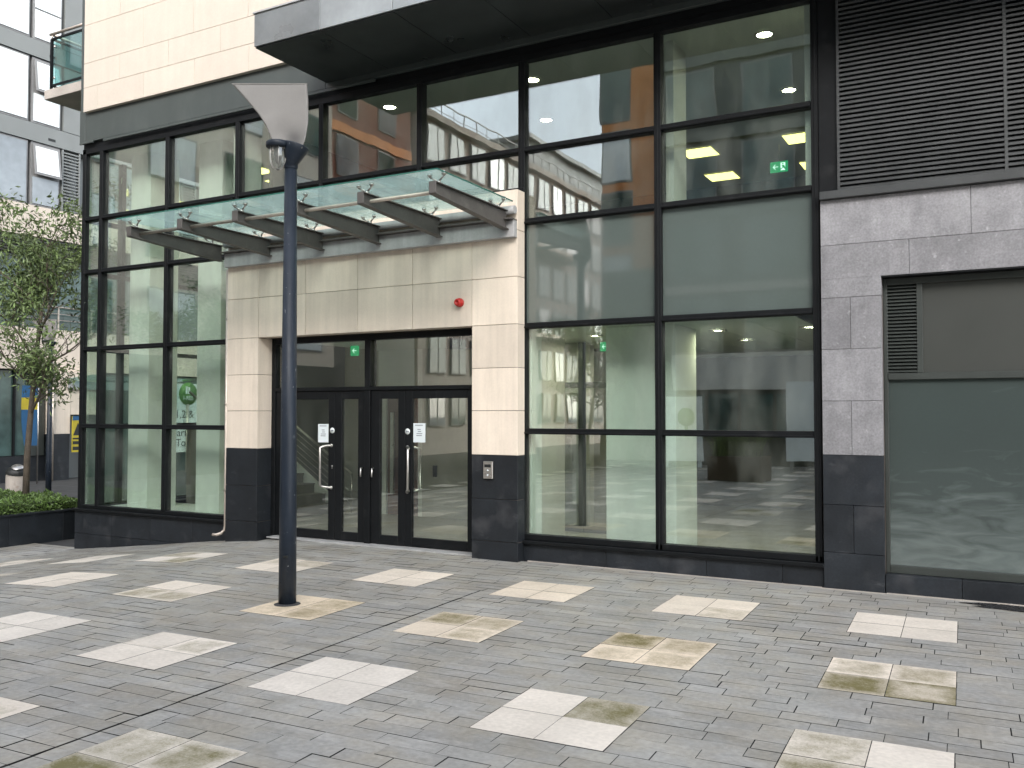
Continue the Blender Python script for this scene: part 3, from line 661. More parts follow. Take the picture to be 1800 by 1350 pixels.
# stairs rising to the left behind the left doors
stt = thing('staircase', 'carpeted staircase with steel cable railing rising left behind the left doors', 'stairs', (-10.3,2.0,0))
q = MB(); nst = 9; x = -9.95
for k in range(nst):
    q.box(x-(k+1)*.25, x-k*.25, 1.55, 2.78, .004, .16*(k+1))
    q.box(x-k*.25-.02, x-k*.25+.015, 1.545, 2.785, .16*(k+1)-.02, .16*(k+1)+.004)
q.build('steps', M['step'], stt)
q = MB(); sl = .16/.25
q.hexa([(x-2.3,2.79,.0),(x+.1,2.79,.0),(x+.1,2.84,.0),(x-2.3,2.84,.0),(x-2.3,2.79,.16+2.3*sl+.12),(x+.1,2.79,.12),(x+.1,2.84,.12),(x-2.3,2.84,.16+2.3*sl+.12)])
q.build('stringer', M['white'], stt)
for yy, xa, xb in ((2.80, x+.30, x-2.2), (1.56, x-.55, x-2.2)):
    zb = .66; h = MB().tube([(xa,yy,zb + (0 if yy > 2 else .33)),(xb,yy,zb+(xa-xb)*sl+(0 if yy > 2 else .33))], .022, 10)
    h.tube([(xa,yy,.0 if yy > 2 else .3),(xa,yy,zb+(0 if yy > 2 else .33))], .016, 8); h.build('handrail', M['steel'], stt)
    if yy > 2:
        MB().tube([(x-1.0,yy,.8),(x-1.0,yy,1.49)], .016, 8).build('post', M['steel'], stt)
        c_ = MB()
        for k in range(1, 6): c_.tube([(xa,yy,zb-.105*k),(xb,yy,zb-.105*k+(xa-xb)*sl)], .005, 6)
        c_.build('railing_cables', M['steel'], stt)
# ------------------------------------------------------------------ entrance canopy
C = thing('entrance_canopy', 'glass entrance canopy carried on six steel beams above the doors', 'canopy', (-7.2,-.2,3.9))
BX = [-9.49+.905*k for k in range(6)]
for x in BX:
    q = MB(); w, tf = .085, .012
    q.hexa([(x-.006,-1.76,3.895),(x+.006,-1.76,3.895),(x+.006,-.262,3.80),(x-.006,-.262,3.80),(x-.006,-1.76,4.0),(x+.006,-1.76,4.0),(x+.006,-.262,4.0),(x-.006,-.262,4.0)])
    q.box(x-w/2,x+w/2,-1.77,-.262,4.0,4.0+tf)
    q.hexa([(x-w/2,-1.765,3.883),(x+w/2,-1.765,3.883),(x+w/2,-.264,3.788),(x-w/2,-.264,3.788),(x-w/2,-1.765,3.895),(x+w/2,-1.765,3.895),(x+w/2,-.264,3.80),(x-w/2,-.264,3.80)])
    q.box(x-w/2,x+w/2,-1.772,-1.76,3.89,4.01)
    q.build('beam', M['beam'], C, .002)
    for yy in (-1.66,-.44):
        f_ = MB(); f_.lathe([(.001,0),(.028,0),(.02,.03),(.001,.03)], (x,yy,4.012), (0,0,1), 12)
        for sx in (-1,1):
            f_.tube([(x,yy,4.03),(x+sx*.085,yy-.03,4.075)], [.011,.009], 8)
            f_.lathe([(.001,-.02),(.014,-.02),(.014,-.004),(.026,-.004),(.026,.006),(.001,.006)], (x+sx*.085,yy-.03,4.092), (0,0,1), 12)
            f_.lathe([(.026,0),(.024,.01),(.001,.014)], (x+sx*.085,yy-.03,4.1125), (0,0,1), 12)
        f_.build('glass_fitting', M['steel'], C)
gx = [-9.64] + [x for x in BX[1:5]] + [-4.86]
for k in range(5):
    a, b_ = gx[k]+.004, gx[k+1]-.004
    o = MB().box(a, b_, -1.84, -.285, 4.099, 4.112).build('glass_panel', [M['glass_canopy']], C)
    e_ = MB().box(a, b_, -1.8435, -1.8402, 4.099, 4.112)
    if k == 4: e_.box(b_+.0002, b_+.004, -1.84, -.285, 4.099, 4.112)
    e_.build('glass_rim', M['glass_edge'], o)
MB().tube([(BX[0]-.02,-1.60,3.945),(BX[-1]+.0,-1.60,3.945)], .021, 12).build('tie_rod', M['rod'], C)
MB().box(-9.44,-4.862,-.26,-.183,3.705,3.895).build('wall_channel', M['beam_l'], C, .004)
MB().box(-9.44,-4.862,-.33,-.183,3.897,3.915).build('channel_flange', M['beam'], C, .002)
MB().tube([(-9.44,-.24,4.02),(-4.858,-.24,4.02)], .048, 14).build('gutter_pipe', M['beam_l'], C)
# ------------------------------------------------------------------ wall mounted things
ic = thing('intercom', 'steel intercom panel on the dark base of the right hand door pillar', 'intercom', (-5.23,-.18,1.03))
MB().box(-5.292,-5.168,-.215,-.181,.935,1.135).build('casing', M['steel'], ic, .004)
MB().box(-5.275,-5.19,-.2185,-.2152,1.065,1.10).build('display', M['ink'], ic)
MB().lathe([(.001,0),(.011,0),(.011,.005),(.001,.005)], (-5.232,-.215,.975), (0,-1,0), 14).lathe([(.001,0),(.012,0),(.012,.003),(.001,.003)], (-5.232,-.215,1.03), (0,-1,0), 14).build('call_button', M['paper'], ic)
sr = thing('alarm_sounder', 'round red alarm sounder on the cream stone above the right doors', 'alarm', (-5.63,-.18,3.0))
MB().lathe([(.001,0),(.052,0),(.052,.035),(.001,.035)], (-5.63,-.181,3.0), (0,-1,0), 24).build('base', M['red'], sr)
MB().lathe([(.044,0),(.044,.03),(.038,.045),(.022,.048),(.018,.03),(.001,.03)], (-5.63,-.216,3.0), (0,-1,0), 24).build('horn', M['red'], sr)
dp = thing('downpipe', 'thin steel downpipe with bent outlet beside the left door pillar', 'downpipe', (-9.53,-.1,.1))
MB().tube([(-9.53,-.105,3.70),(-9.53,-.105,.12),(-9.535,-.115,.06),(-9.56,-.15,.02),(-9.61,-.19,.0),(-9.66,-.215,.005)], .021, 12).build('pipe', M['rod'], dp)
br = MB()
for z in (.6,1.8,3.0): br.box(-9.553,-9.507,-.13,-.02,z,z+.02)
br.build('pipe_clip', M['steel'], dp)
# ------------------------------------------------------------------ street lamps
def street_lamp(loc, label, H=4.03, mats=None):
    x, y, z = loc; t = thing('street_lamp', label, 'street lamp', loc, 'street lamps in the square')
    MB().tube([(x,y,z-.05),(x,y,z+.9),(x,y,z+H-.02)], [.078,.074,.054], 20).lathe([(.058,0),(.062,.02),(.062,.05),(.05,.06)], (x,y,z+H-.14), (0,0,1), 20).build('pole', M['lamp_pole'], t)
    MB().lathe([(.076,.012),(.086,.010),(.112,.004),(.118,.001)], (x,y,z), (0,0,1), 28).build('base_ring', M['ground'], t)  # low dark ring where the pole meets the paving
    MB().box(x+.02,x+.06,y-.0795,y-.06,z+.42,z+.44).tube([(x-.01,y-.07,z+.2),(x-.01,y-.080,z+.2)], .006, 8).build('fixing_bolt', M['ink'], t)
    # view-facing axes: a = across (to the right), n = towards the square
    a = Vector((.876,.481,0)); n = Vector((.481,-.876,0)); up_ = Vector((0,0,1)); c = Vector((x,y,z))
    hd = MB(); K = 44; NC = 28; rows = []
    def lerp_t(v, tab):
        for (v0, q0), (v1, q1) in zip(tab, tab[1:]):
            if v <= v1: return q0 + (q1-q0)*(v-v0)/(v1-v0)
        return tab[-1][1]
    for i in range(K+1):
        v = -.18 + 1.18*i/K
        lft = lerp_t(v, ((-.2,-.10),(0,-.157),(.25,-.217),(.47,-.298),(.71,-.405),(1,-.545)))
        rg = lerp_t(v, ((-.2,.12),(0,.150),(.3,.165),(.7,.154),(1,.136)))
        zz_ = H + .115 + v*.525
        row = []
        for j in range(NC+1):
            u = j/NC; s_ = lft + (rg-lft)*u
            bow = .012*math.sin(u*math.pi)*(1-.85*max(0,v))
            dep = .085 - .10*v - bow
            row.append(c + a*s_ + n*dep + up_*zz_)
        rows.append(row)
    base = len(hd.v); th = n*-.012; W1 = NC+1
    for row in rows:
        for p in row: hd.v.append(tuple(p))
    off = len(hd.v)
    for row in rows:
        for p in row: hd.v.append(tuple(p + th))
    for i in range(K):
        for j in range(NC):
            v = -.18 + 1.18*(i+.5)/K; sx = -.1 + .0*v + (j/NC - .60)*(.3+.35*max(0,v))
            soot = math.exp(-((v+.02)/.20)**2)*math.exp(-((j/NC-.62)/.27)**2)
            k0 = base + i*W1 + j; hd.face((k0,k0+1,k0+W1+1,k0+W1), 0, .5-.5*soot, True); k1 = off + i*W1 + j; hd.face((k1+W1,k1+W1+1,k1+1,k1), 0, .5, True)
    for j in range(NC):
        hd.face((base+K*W1+j, base+K*W1+j+1, off+K*W1+j+1, off+K*W1+j)); hd.face((base+j+1, base+j, off+j, off+j+1))
    for i in range(K):
        hd.face((base+i*W1, base+(i+1)*W1, off+(i+1)*W1, off+i*W1)); hd.face((base+(i+1)*W1+NC, base+i*W1+NC, off+i*W1+NC, off+(i+1)*W1+NC))
    tp0, tp1 = rows[-1][0], rows[-1][-1]; fl = n*.0015; fz = up_*.006
    hd.hexa([tp0+fl, tp1+fl, tp1+th, tp0+th, tp0+fl+fz, tp1+fl+fz, tp1+th+fz, tp0+th+fz], 0, .9)  # top hem; its paler tone paints the highlight along the edge
    hd.build('reflector', M['lamp_refl'], t)
    # cone bracket under the reflector
    b_ = MB(); cc = c + a*.03 + n*.02 + up_*(H-.01)
    b_.lathe([(.03,-.14),(.055,-.09),(.10,.02),(.115,.075),(.112,.085),(.001,.075)], cc, (a*.28 + up_).normalized(), 24)
    b_.build('bracket', M['lamp_pole'], t)
    l0 = c + a*-.105 + n*.05 + up_*(H+.055)
    MB().lathe([(.001,.035),(.098,.035),(.105,.028),(.105,-.012),(.092,-.02),(.001,-.02)], l0, (0,0,1), 26).build('lamp_cap', M['lamp_pole'], t)
    j_ = MB().lathe([(.070,-.02),(.072,-.09),(.064,-.14),(.042,-.185),(.015,-.205),(.001,-.207)], l0, (0,0,1), 22).build('lamp_glass', M['jar'], t)
    g_ = MB()
    for k in range(6):
        an = k*math.pi/3 + .3; dx = Vector((math.cos(an), math.sin(an), 0))
        g_.tube([l0+dx*r_+up_*h for r_, h in ((.078,-.02),(.080,-.09),(.071,-.145),(.047,-.195),(.0,-.218))], .0035, 6)
    g_.build('wire_guard', M['steel'], t)
    MB().lathe([(.03,-.02),(.034,-.06),(.03,-.13),(.012,-.16),(.001,-.16)], l0, (0,0,1), 14).build('bulb', M['lamp_refl'], t)
    return t
street_lamp((-5.593,-3.112,gh(-5.6)), 'scratched blue grey street lamp with curved reflector standing in front of the doors')
l2 = street_lamp((-22.7,6.1,-.46), 'distant blue grey street lamp behind the slender tree')

# ------------------------------------------------------------------ left side: planter, hedge, tree, bin
pl = thing('planter', 'low dark stone planter wall left of the glazed corner', 'planter', (-14.4,-2,-.46))
q = MB(); yy = -7.0
while yy < 1.0:
    q.box(-14.3,-14.10,yy+.002,min(yy+.95,1.05)-.002,-.62,.012,0,random.random()); yy += .95
q.box(-17.0,-14.3,.85,1.05,-.62,.012); q.build('planter_wall', M['dark_stone'], pl, .003)
MB().box(-14.34,-14.07,-7,1.08,.014,.045).box(-17,-14.34,.82,1.08,.014,.045).build('coping', M['dark_stone'], pl, .004)
MB().box(-17.0,-14.34,-7,.84,-.5,-.02).build('soil_bed', M['soil'], pl)
def leafcloud(mb, pts, size, rr, lw=.32, up_=.3, tone=lambda p: .5):
    for p in pts:
        d = Vector((rr.gauss(0,1), rr.gauss(0,1), rr.gauss(0,1)-up_)).normalized(); s = size*rr.uniform(.6,1.3)
        e = d.orthogonal().normalized(); e = (e*math.cos(rr.random()*6.28) + d.cross(e)*math.sin(rr.random()*6.28)).normalized()
        a = Vector(p); b = a + d*s; mid = a + d*s*.5; w = e*s*lw*.5; nb = d.cross(e)*s*.07
        mb.poly([a, mid+w+nb, b, mid-w+nb], 0, min(1,max(0,tone(p)+rr.gauss(0,.22))))
rr = random.Random(11)
hg = thing('hedge', 'low clipped green hedge growing in the dark stone planter', 'hedge', (-15,-.5,0))
q = MB(); pts = []
def htop(x, y): return .235 + .03*math.sin(x*5.1+y*2.3) + .025*math.sin(y*6.7-x*3) + .01*math.sin(x*17+y*13)
for _ in range(15000):
    y = rr.uniform(-2.2,.95); x = rr.uniform(-16.6,-14.12)
    if rr.random() < .62: z = htop(x,y) - abs(rr.gauss(0,.035))
    elif rr.random() < .6: x = -14.14 - abs(rr.gauss(0,.03)); z = rr.uniform(-.02, htop(x,y))
    else: y = .93 - abs(rr.gauss(0,.03)); z = rr.uniform(-.02, htop(x,y))
    pts.append((x,y,z))
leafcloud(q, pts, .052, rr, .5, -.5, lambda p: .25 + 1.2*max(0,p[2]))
q.build('foliage', M['leaf_h'], hg)
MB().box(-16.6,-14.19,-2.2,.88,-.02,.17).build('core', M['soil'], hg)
def tree(loc, label, seed, H=6.0, trunk=None, nl=9500, rad=.075):
    rr = random.Random(seed); t = thing('tree', label, 'tree', loc); X0 = Vector(loc)
    wood = MB(); tips = []
    tr = trunk or [(0,0,0),(.03,0,1),(.10,.01,1.8),(.2,.02,2.7),(.3,.04,3.5)]
    tp = [X0 + Vector(p) for p in tr]; n = len(tp)
    wood.tube(tp, [rad*(1-.12*i) for i in range(n)], 12)
    def branch(p, d, L, r, lev):
        k = 4; pts_ = [p]; q = p; dd_ = d.normalized()
        for i in range(k):
            dd_ = (dd_ + Vector((rr.gauss(0,.16), rr.gauss(0,.16), rr.gauss(.05,.10)))).normalized(); q = q + dd_*L/k; pts_.append(q)
        wood.tube(pts_, [r*(1-.18*i) for i in range(k+1)], 6 if lev > 0 else 8, cap=False)
        if lev >= 2: tips.append((pts_[2], pts_[4])); tips.append((pts_[1], pts_[3])); return
        for i in range(1, k+1):
            for _ in range(2 if lev == 0 else (1 if i < k else 2)):
                an = rr.uniform(0,6.28); nd = (dd_*.7 + Vector((math.cos(an), math.sin(an), rr.uniform(-.2,.6)))*.75).normalized()
                branch(pts_[i], nd, L*rr.uniform(.45,.68), r*.5*(1-.12*i), lev+1)
    for i, (f, L) in enumerate(((.48,1.25),(.54,1.2),(.62,1.2),(.68,1.5),(.74,1.3),(.82,1.6),(.9,1.5),(.98,1.9),(1,1.9),(1,1.7))):
        z = f*(n-1); a = int(min(z, n-2)); p = tp[a].lerp(tp[a+1], z-a); an = i*2.4 + rr.uniform(-.4,.4)
        d = Vector((math.cos(an), math.sin(an), .55 if f < .7 else 1.0))
        branch(p, d, L*H/6*.8, .026*(1.2-f*.4), 0)
    wood.build('trunk', M['bark'], t)
    cr = MB(); per = max(1, nl // max(1, len(tips)))
    for a, b in tips:
        zr_ = a.z - X0.z
        if (2.75 < zr_ < 3.45 and rr.random() < .72) or (zr_ <= 2.75 and rr.random() < .35): continue
        tone_ = rr.uniform(.15,.85)
        for _ in range(per):
            f = rr.random(); p = a.lerp(b, f) + Vector((rr.gauss(0,.11), rr.gauss(0,.11), rr.gauss(-.03,.09)))
            leafcloud(cr, [p], .105, rr, .30, .55, lambda q: tone_)
    cr.build('crown', M['leaf'], t); return t
TREE = tree((-14.88,.42,-.05), 'slender young tree with feathery leaves growing out of the low hedge', 5, nl=15000, rad=.06)
bn = thing('litter_bin', 'stone litter bin with sloping metal top behind the hedge', 'litter bin', (-20.9,4.1,-.46))
q = MB(); bx_, by_ = -20.95, 4.1
q.lathe([(.24,0),(.24,.62),(.235,.66),(.001,.66)], (bx_,by_,-.46), (0,0,1), 18); q.build('body', M['concrete'], bn)
MB().lathe([(.25,0),(.25,.06),(.20,.14),(.05,.20),(.001,.20)], (bx_,by_,.20), (.15,0,1), 18).build('lid', M['ink'], bn)
MB().lathe([(.001,.0),(.14,.0),(.12,.02),(.001,.025)], (bx_+.1,by_-.05,.375), (.45,-.3,1), 16).build('ash_plate', M['steel'], bn)

# ------------------------------------------------------------------ corner balcony of the main building
bal = thing('balcony', 'concrete balcony with green glass railing at the upper left corner', 'balcony', (-13.4,.3,7))
MB().box(-14.06,-12.94,.10,2.6,6.95,7.11).build('slab', M['concrete'], bal, .006)
MB().box(-14.0,-12.96,.2,.214,7.235,7.985).box(-13.99,-13.976,.24,2.5,7.235,7.985).build('glass_panel', M['glass_bal'], bal)
MB().box(-14.03,-13.99,.17,.21,7.10,8.0).box(-14.03,-12.94,.18,.21,7.195,7.225).box(-14.03,-12.94,.18,.21,7.99,8.02).box(-14.02,-13.99,.21,2.5,7.195,7.225).box(-14.02,-13.99,.21,2.5,7.99,8.02).build('railing_frame', M['black'], bal)
MB().tube([(-14.06,.19,8.09),(-12.94,.19,8.09)], .024, 10).tube([(-14.02,.19,8.09),(-14.02,2.5,8.09)], .024, 10).tube([(-14.0,.19,8.0),(-14.0,.19,8.09)], .012, 8).build('handrail', M['rod'], bal)
MB().lathe([(.001,0),(.022,0),(.022,.02),(.001,.02)], (-13.93,.195,7.86), (0,-1,0), 10).lathe([(.001,0),(.022,0),(.022,.02),(.001,.02)], (-13.93,.195,7.33), (0,-1,0), 10).build('glass_clamp', M['steel'], bal)

# ------------------------------------------------------------------ apartment building across the lane (its wall faces +x)
A = thing('apartment_building', 'grey and cream apartment building with tall windows behind the tree at far left', 'building', (-28,9,-.46))
FX = -27.0
def fb(nm, y0, y1, z0, z1, mt, d0=0.0, d1=-.3, bev=0, parent=A): return MB().box(FX+d0, FX+d1, y0, y1, z0, z1).build(nm, M[mt], parent, bev)
MB().box(-38,FX-.32,-4,30,-.6,22).build('building_core', M['bgpanel'], A)
for z0, z1 in ((10.35,10.92),(13.08,13.62),(15.8,16.4),(18.5,19.1)): fb('floor_band', -4, 30, z0, z1, 'bgpanel', .05, -.3)
fb('cream_band', -4, 30, 7.3, 8.28, 'cream_up', .06); fb('cream_band', -4, 30, 3.05, 4.38, 'cream_up', .08)
lv = MB(); z = 6.72
while z < 7.25: lv.hexa([(FX+.04,-4,z),(FX+.04,30,z),(FX-.05,30,z+.04),(FX-.05,-4,z+.04),(FX+.04,-4,z+.02),(FX+.04,30,z+.02),(FX-.05,30,z+.06),(FX-.05,-4,z+.06)]); z += .085
lv.build('louvre_band', M['louvre'], A)
for fl, (z0, z1) in enumerate(((8.3,10.33),(10.95,13.05),(13.65,15.78),(16.42,18.48))):
    for k, y0 in enumerate((5.0,9.9,14.8,19.7)):
        w1 = fb('window', y0+1.1, y0+3.1, z0, z1, 'bgframe', .0, -.15)
        o_ = MB().box(FX+.006,FX+.03,y0+1.16,y0+3.04,z0+.06,z1-.06).build('pane', M['blind'] if (fl > 0) else M['glass_b'] if 'glass_b' in M else M['blind'], w1)
        w2 = fb('window', y0+3.2, y0+4.2, z0, z1, 'bgframe', .0, -.15); zm = z0 + (z1-z0)*.47
        MB().box(FX+.006,FX+.03,y0+3.26,y0+4.14,z0+.06,zm-.04).build('pane', M['blind'] if fl > 0 else M['glass_b'], w2)
        if fl in (0,1) and k in (0,):
            tl = .16; za, zb = zm+.02, z1-.06       # top-hung sash pushed open
            s_ = MB().hexa([(FX+.03+tl,y0+3.24,za),(FX+.03+tl,y0+4.16,za),(FX+tl,y0+4.16,za),(FX+tl,y0+3.24,za),(FX+.05,y0+3.24,zb),(FX+.05,y0+4.16,zb),(FX+.02,y0+4.16,zb),(FX+.02,y0+3.24,zb)]).build('sash', M['bgframe'], w2)
            s_.data.materials.append(M['blind'])
            MB().hexa([(FX+.036+tl,y0+3.32,za+.07),(FX+.036+tl,y0+4.08,za+.07),(FX+.02+tl,y0+4.08,za+.07),(FX+.02+tl,y0+3.32,za+.07),(FX+.066,y0+3.32,zb-.07),(FX+.066,y0+4.08,zb-.07),(FX+.05,y0+4.08,zb-.07),(FX+.05,y0+3.32,zb-.07)]).build('pane', M['blind'], w2)
        else: MB().box(FX+.006,FX+.03,y0+3.26,y0+4.14,zm+.02,z1-.06).build('pane', M['blind'], w2)
        if fl == 0:
            q = MB(); z = z0+.03
            while z < z1-.05: q.hexa([(FX+.03,y0+4.32,z),(FX+.03,y0+4.86,z),(FX-.05,y0+4.86,z+.05),(FX-.05,y0+4.32,z+.05),(FX+.03,y0+4.32,z+.03),(FX+.03,y0+4.86,z+.03),(FX-.05,y0+4.86,z+.08),(FX-.05,y0+4.32,z+.08)]); z += .105
            q.box(FX+.04,FX-.1,y0+4.26,y0+4.31,z0,z1).box(FX+.04,FX-.1,y0+4.87,y0+4.92,z0,z1); q.build('louvre', M['bgpanel'], A)
        else: fb('infill_panel', y0+4.3, y0+6.0, z0, z1, 'bgpanel', .02, -.2)
        fb('vent', y0+3.75, y0+4.0, z1+.16, z1+.24, 'ink', .056, .0)
# glazed floor with balustrade, shopfront below
M['bgglass'] = mat('dark reflective glass', (.05,.085,.08), .06, n1=(.6,.5), n2=(3,.3), rvar=.03)
for k in range(10): fb('window', -4+k*1.6, -4+k*1.6+1.52, 4.4, 6.7, 'bgglass', -.2, -.3)
q = MB()
for k in range(14): q.box(FX+.02,FX+.05,-4+k*1.2,-4+k*1.2+.04,4.38,5.1)
q.tube([(FX+.035,-4,5.12),(FX+.035,12,5.12)], .03, 8).tube([(FX+.035,-4,4.9),(FX+.035,12,4.9)], .012, 6).tube([(FX+.035,-4,4.7),(FX+.035,12,4.7)], .012, 6).build('balustrade', M['rod'], A)
for k in range(7): fb('shop_window', -3.4+k*1.75, -3.4+k*1.75+1.66, .35, 3.0, 'bgglass', -.1, -.2)
for k in range(16): fb('shopfront_mullion', -3.4+k*.8, -3.34+k*.8, .33, 3.02, 'black', -.02, -.1)
fb('shop_jamb', 8.3, 8.78, .33, 3.03, 'greenframe', .05, -.1)
fb('shop_plinth', -4, 8.85, -.6, .33, 'dark_stone', .0)
fb('shop_pier', 8.86, 9.48, 1.0, 3.03, 'cream', .35, -.3, .01); fb('pier_header', 9.485, 10.6, 1.62, 3.03, 'cream', .34, -.3, .01); fb('shop_pier_base', 8.86, 9.46, -.6, .995, 'dark_stone', .36, -.3, .01)
fb('shopfront', 10.4, 30, -.5, 3.0, 'bgglass', -.1, -.2)
q = MB().hexa([(FX+.3,9.35,2.75),(FX+1.6,9.35,2.85),(FX+1.6,13.4,2.85),(FX+.3,13.4,2.75),(FX+.3,9.35,2.80),(FX+1.6,9.35,2.90),(FX+1.6,13.4,2.90),(FX+.3,13.4,2.80)])
q.build('shop_canopy', M['glass_bal'], A); fb('canopy_channel', 9.35, 13.4, 2.45, 2.72, 'beam_l', .42, .36)
MB().tube([(FX+.45,8.80,-.5),(FX+.45,8.80,3.0)], .04, 10).build('drainpipe', M['rod'], A)
# signs on and in front of it
RX = (math.pi/2, 0, math.pi/2)
tl_ = thing('to_let_sign', 'white to let sign board with green round logo seen through the glazed corner', 'sign', (FX+.6,13.85,0))
MB().box(FX+.60,FX+.66,12.85,15.05,.25,2.75).build('board', M['signwhite'], tl_)
MB().lathe([(.001,0),(.42,0),(.42,.012),(.001,.012)], (FX+.662,14.0,2.38), (1,0,0), 26).build('logo', M['logogreen'], tl_)
text('logo_text', 'I-RES', .22, (FX+.678,14.0,2.22), RX, M['signwhite'], tl_)
MB().box(FX+.674,FX+.684,13.87,13.95,2.38,2.66).box(FX+.674,FX+.684,13.99,14.07,2.38,2.62).build('logo_mark', M['signwhite'], tl_)
for s, z in (('1,2 & 3', 1.62), ('Bedroom', 1.25), ('Apartments', .95), ('To Let', .58)): text('sign_text', s, .40, (FX+.664,14.0,z), RX, M['ink'], tl_)
MB().tube([(FX+.75,13.9,-.5),(FX+.75,13.9,2.0)], .05, 10).build('post', M['rod'], tl_)
ws = thing('warning_sign', 'yellow warning sign with black triangle beside the far cream pier', 'sign', (FX+.5,10.1,1))
MB().box(FX+.40,FX+.43,9.50,9.90,.40,1.58).build('board', M['yellow'], ws)
q = MB(); a_ = FX+.432
q.poly([(a_,9.53,.95),(a_,9.87,.95),(a_,9.70,1.36)]); q.box(a_,a_+.003,9.52,9.88,.82,.87).box(a_,a_+.003,9.52,9.88,.66,.76).box(a_,a_+.003,9.52,9.88,.47,.58).build('symbol', M['ink'], ws)
MB().box(FX+.431,FX+.436,9.50,9.90,1.44,1.58).build('header_strip', M['bluep'], ws)
fg = thing('banner', 'blue and yellow feather banner standing behind the tree trunk', 'banner', (-25.6,7.4,-.46))
q = MB(); n_ = 10
for i in range(n_):
    v0, v1 = i/n_, (i+1)/n_
    def wd(v): return .42*math.sin(min(1,.25+v*.9)*math.pi*.62)
    y_ = 7.35
    q.hexa([(-25.6,y_-wd(v0)*.5,.7+v0*1.8),(-25.6,y_+.3,.7+v0*1.8),(-25.58,y_+.3,.7+v0*1.8),(-25.58,y_-wd(v0)*.5,.7+v0*1.8),(-25.6,y_-wd(v1)*.5,.7+v1*1.8),(-25.6,y_+.3,.7+v1*1.8),(-25.58,y_+.3,.7+v1*1.8),(-25.58,y_-wd(v1)*.5,.7+v1*1.8)], 1 if 6 <= i <= 7 else 0)
q.build('cloth', [M['bluep'], M['yellow']], fg); MB().tube([(-25.59,7.67,-.46),(-25.59,7.67,2.6)], .02, 8).build('pole', M['steel'], fg)

# ------------------------------------------------------------------ buildings behind the camera, seen as reflections
def block(name, label, x0,x1,y0,y1,h,wall,loc=None): 
    t = thing(name, label, 'building', ((x0+x1)/2,(y0+y1)/2,0)); MB().box(x0,x1,y0,y1,-.6,h).build('wall', M[wall], t); return t
T1 = block('brick_building', 'red brown brick building reflected in the upper windows left of centre', -38,-26,-27.5,-20.5,24,'brick')
for fl in range(8):
    for k in range(2):
        y0 = -26.3+k*3.0; z0 = 1.2+fl*2.8
        w = MB().box(-26.02,-25.95,y0,y0+1.5,z0,z0+1.8).build('window', M['bgframe'], T1); MB().box(-25.95,-25.93,y0+.07,y0+1.43,z0+.07,z0+1.73).build('pane', M['glass_b'] if (fl*3+k*5)%4 else M['bgglass'], w)
    MB().box(-26.0,-25.9,-27.4,-20.6,.3+fl*2.8,.75+fl*2.8).build('floor_band', M['orange'], T1)
MB().box(-26,-25.85,-27.5,-20.5,-.6,9.2).build('podium', M['greenframe'], T1)
T5 = block('cream_building', 'cream stone building reflected in the glazed corner at left', -38,-25,-20.3,-6.5,15,'cream_up')
for fl in range(4):
    for k in range(4):
        y0 = -19.5+k*3.3; z0 = 4.2+fl*2.7
        w = MB().box(-25.02,-24.95,y0,y0+2.0,z0,z0+1.7).build('window', M['bgframe'], T5); MB().box(-24.95,-24.93,y0+.07,y0+1.93,z0+.07,z0+1.63).build('pane', M['bgglass'] if (fl+k)%2 else M['blind'], w)
MB().box(-25,-24.8,-20.3,-6.5,-.6,3.6).build('shopfront', M['greenframe'], T5)
T2 = block('terrace_building', 'long cream terrace with roof railing reflected in the upper middle windows', -40,-26,-90,-28,17.3,'concrete')
for fl in range(6):
    for k in range(17):
        y0 = -30.4-k*2.1; z0 = 1.0+fl*2.75
        w = MB().box(-26.02,-25.9,y0,y0+1.5,z0,z0+1.95).build('window', M['bgframe'], T2)
        for yy in (0,.75): MB().box(-25.9,-25.88,y0+.07+yy,y0+.70+yy,z0+.07,z0+1.88).build('pane', M['bgglass'] if (k+fl)%4 else M['glass_b'], w)
q = MB()
for k in range(40): q.box(-26.3,-26.26,-28.3-k*1.2,-28.26-k*1.2,17.3,18.3)
q.box(-26.31,-26.25,-80,-28,18.26,18.32).box(-26.3,-26.27,-80,-28,17.8,17.83); q.build('roof_railing', M['bgframe'], T2)
for fl in (2,4): MB().box(-26,-24.6,-46,-36,.7+fl*2.8,.95+fl*2.8).build('balcony', M['cream'], T2)
MB().box(-26.8,-25.6,-90,-28,16.9,17.25).build('eaves', M['concrete'], T2)
MB().box(-39,-28,-90,-44,17.3,20.2).box(-39,-27.6,-90,-43.7,20.2,20.5).build('penthouse', M['bgpanel'], T2)
T3 = block('orange_tower', 'orange rendered tower with a glazed corner reflected in the upper middle window', -16.6,-4,-40,-30,26,'orange')
for fl in range(9):
    w = MB().box(-16.64,-15.1,-30.02,-29.96,.9+fl*2.9,3.4+fl*2.9).build('window', M['bgframe'], T3); MB().box(-16.56,-15.18,-29.96,-29.94,1.0+fl*2.9,3.3+fl*2.9).build('pane', M['bgglass'] if fl%2 else M['blind'], w)
    for k in range(3): MB().box(-13.2+k*3,-11.6+k*3,-30.02,-29.95,1.2+fl*2.9,3.1+fl*2.9).build('window', M['bgglass'], T3)
MB().box(-16.66,-4,-30.0,-29.9,-.6,8.4).build('podium', M['greenframe'], T3)
for k in range(7): MB().box(-16.2+k*1.7,-15.0+k*1.7,-29.9,-29.86,.6,3.2).build('window', M['bgglass'], T3)
T4 = block('opposite_building', 'dark panelled building across the square reflected in the right windows', -12.1,22,-34,-25,19,'soffit')
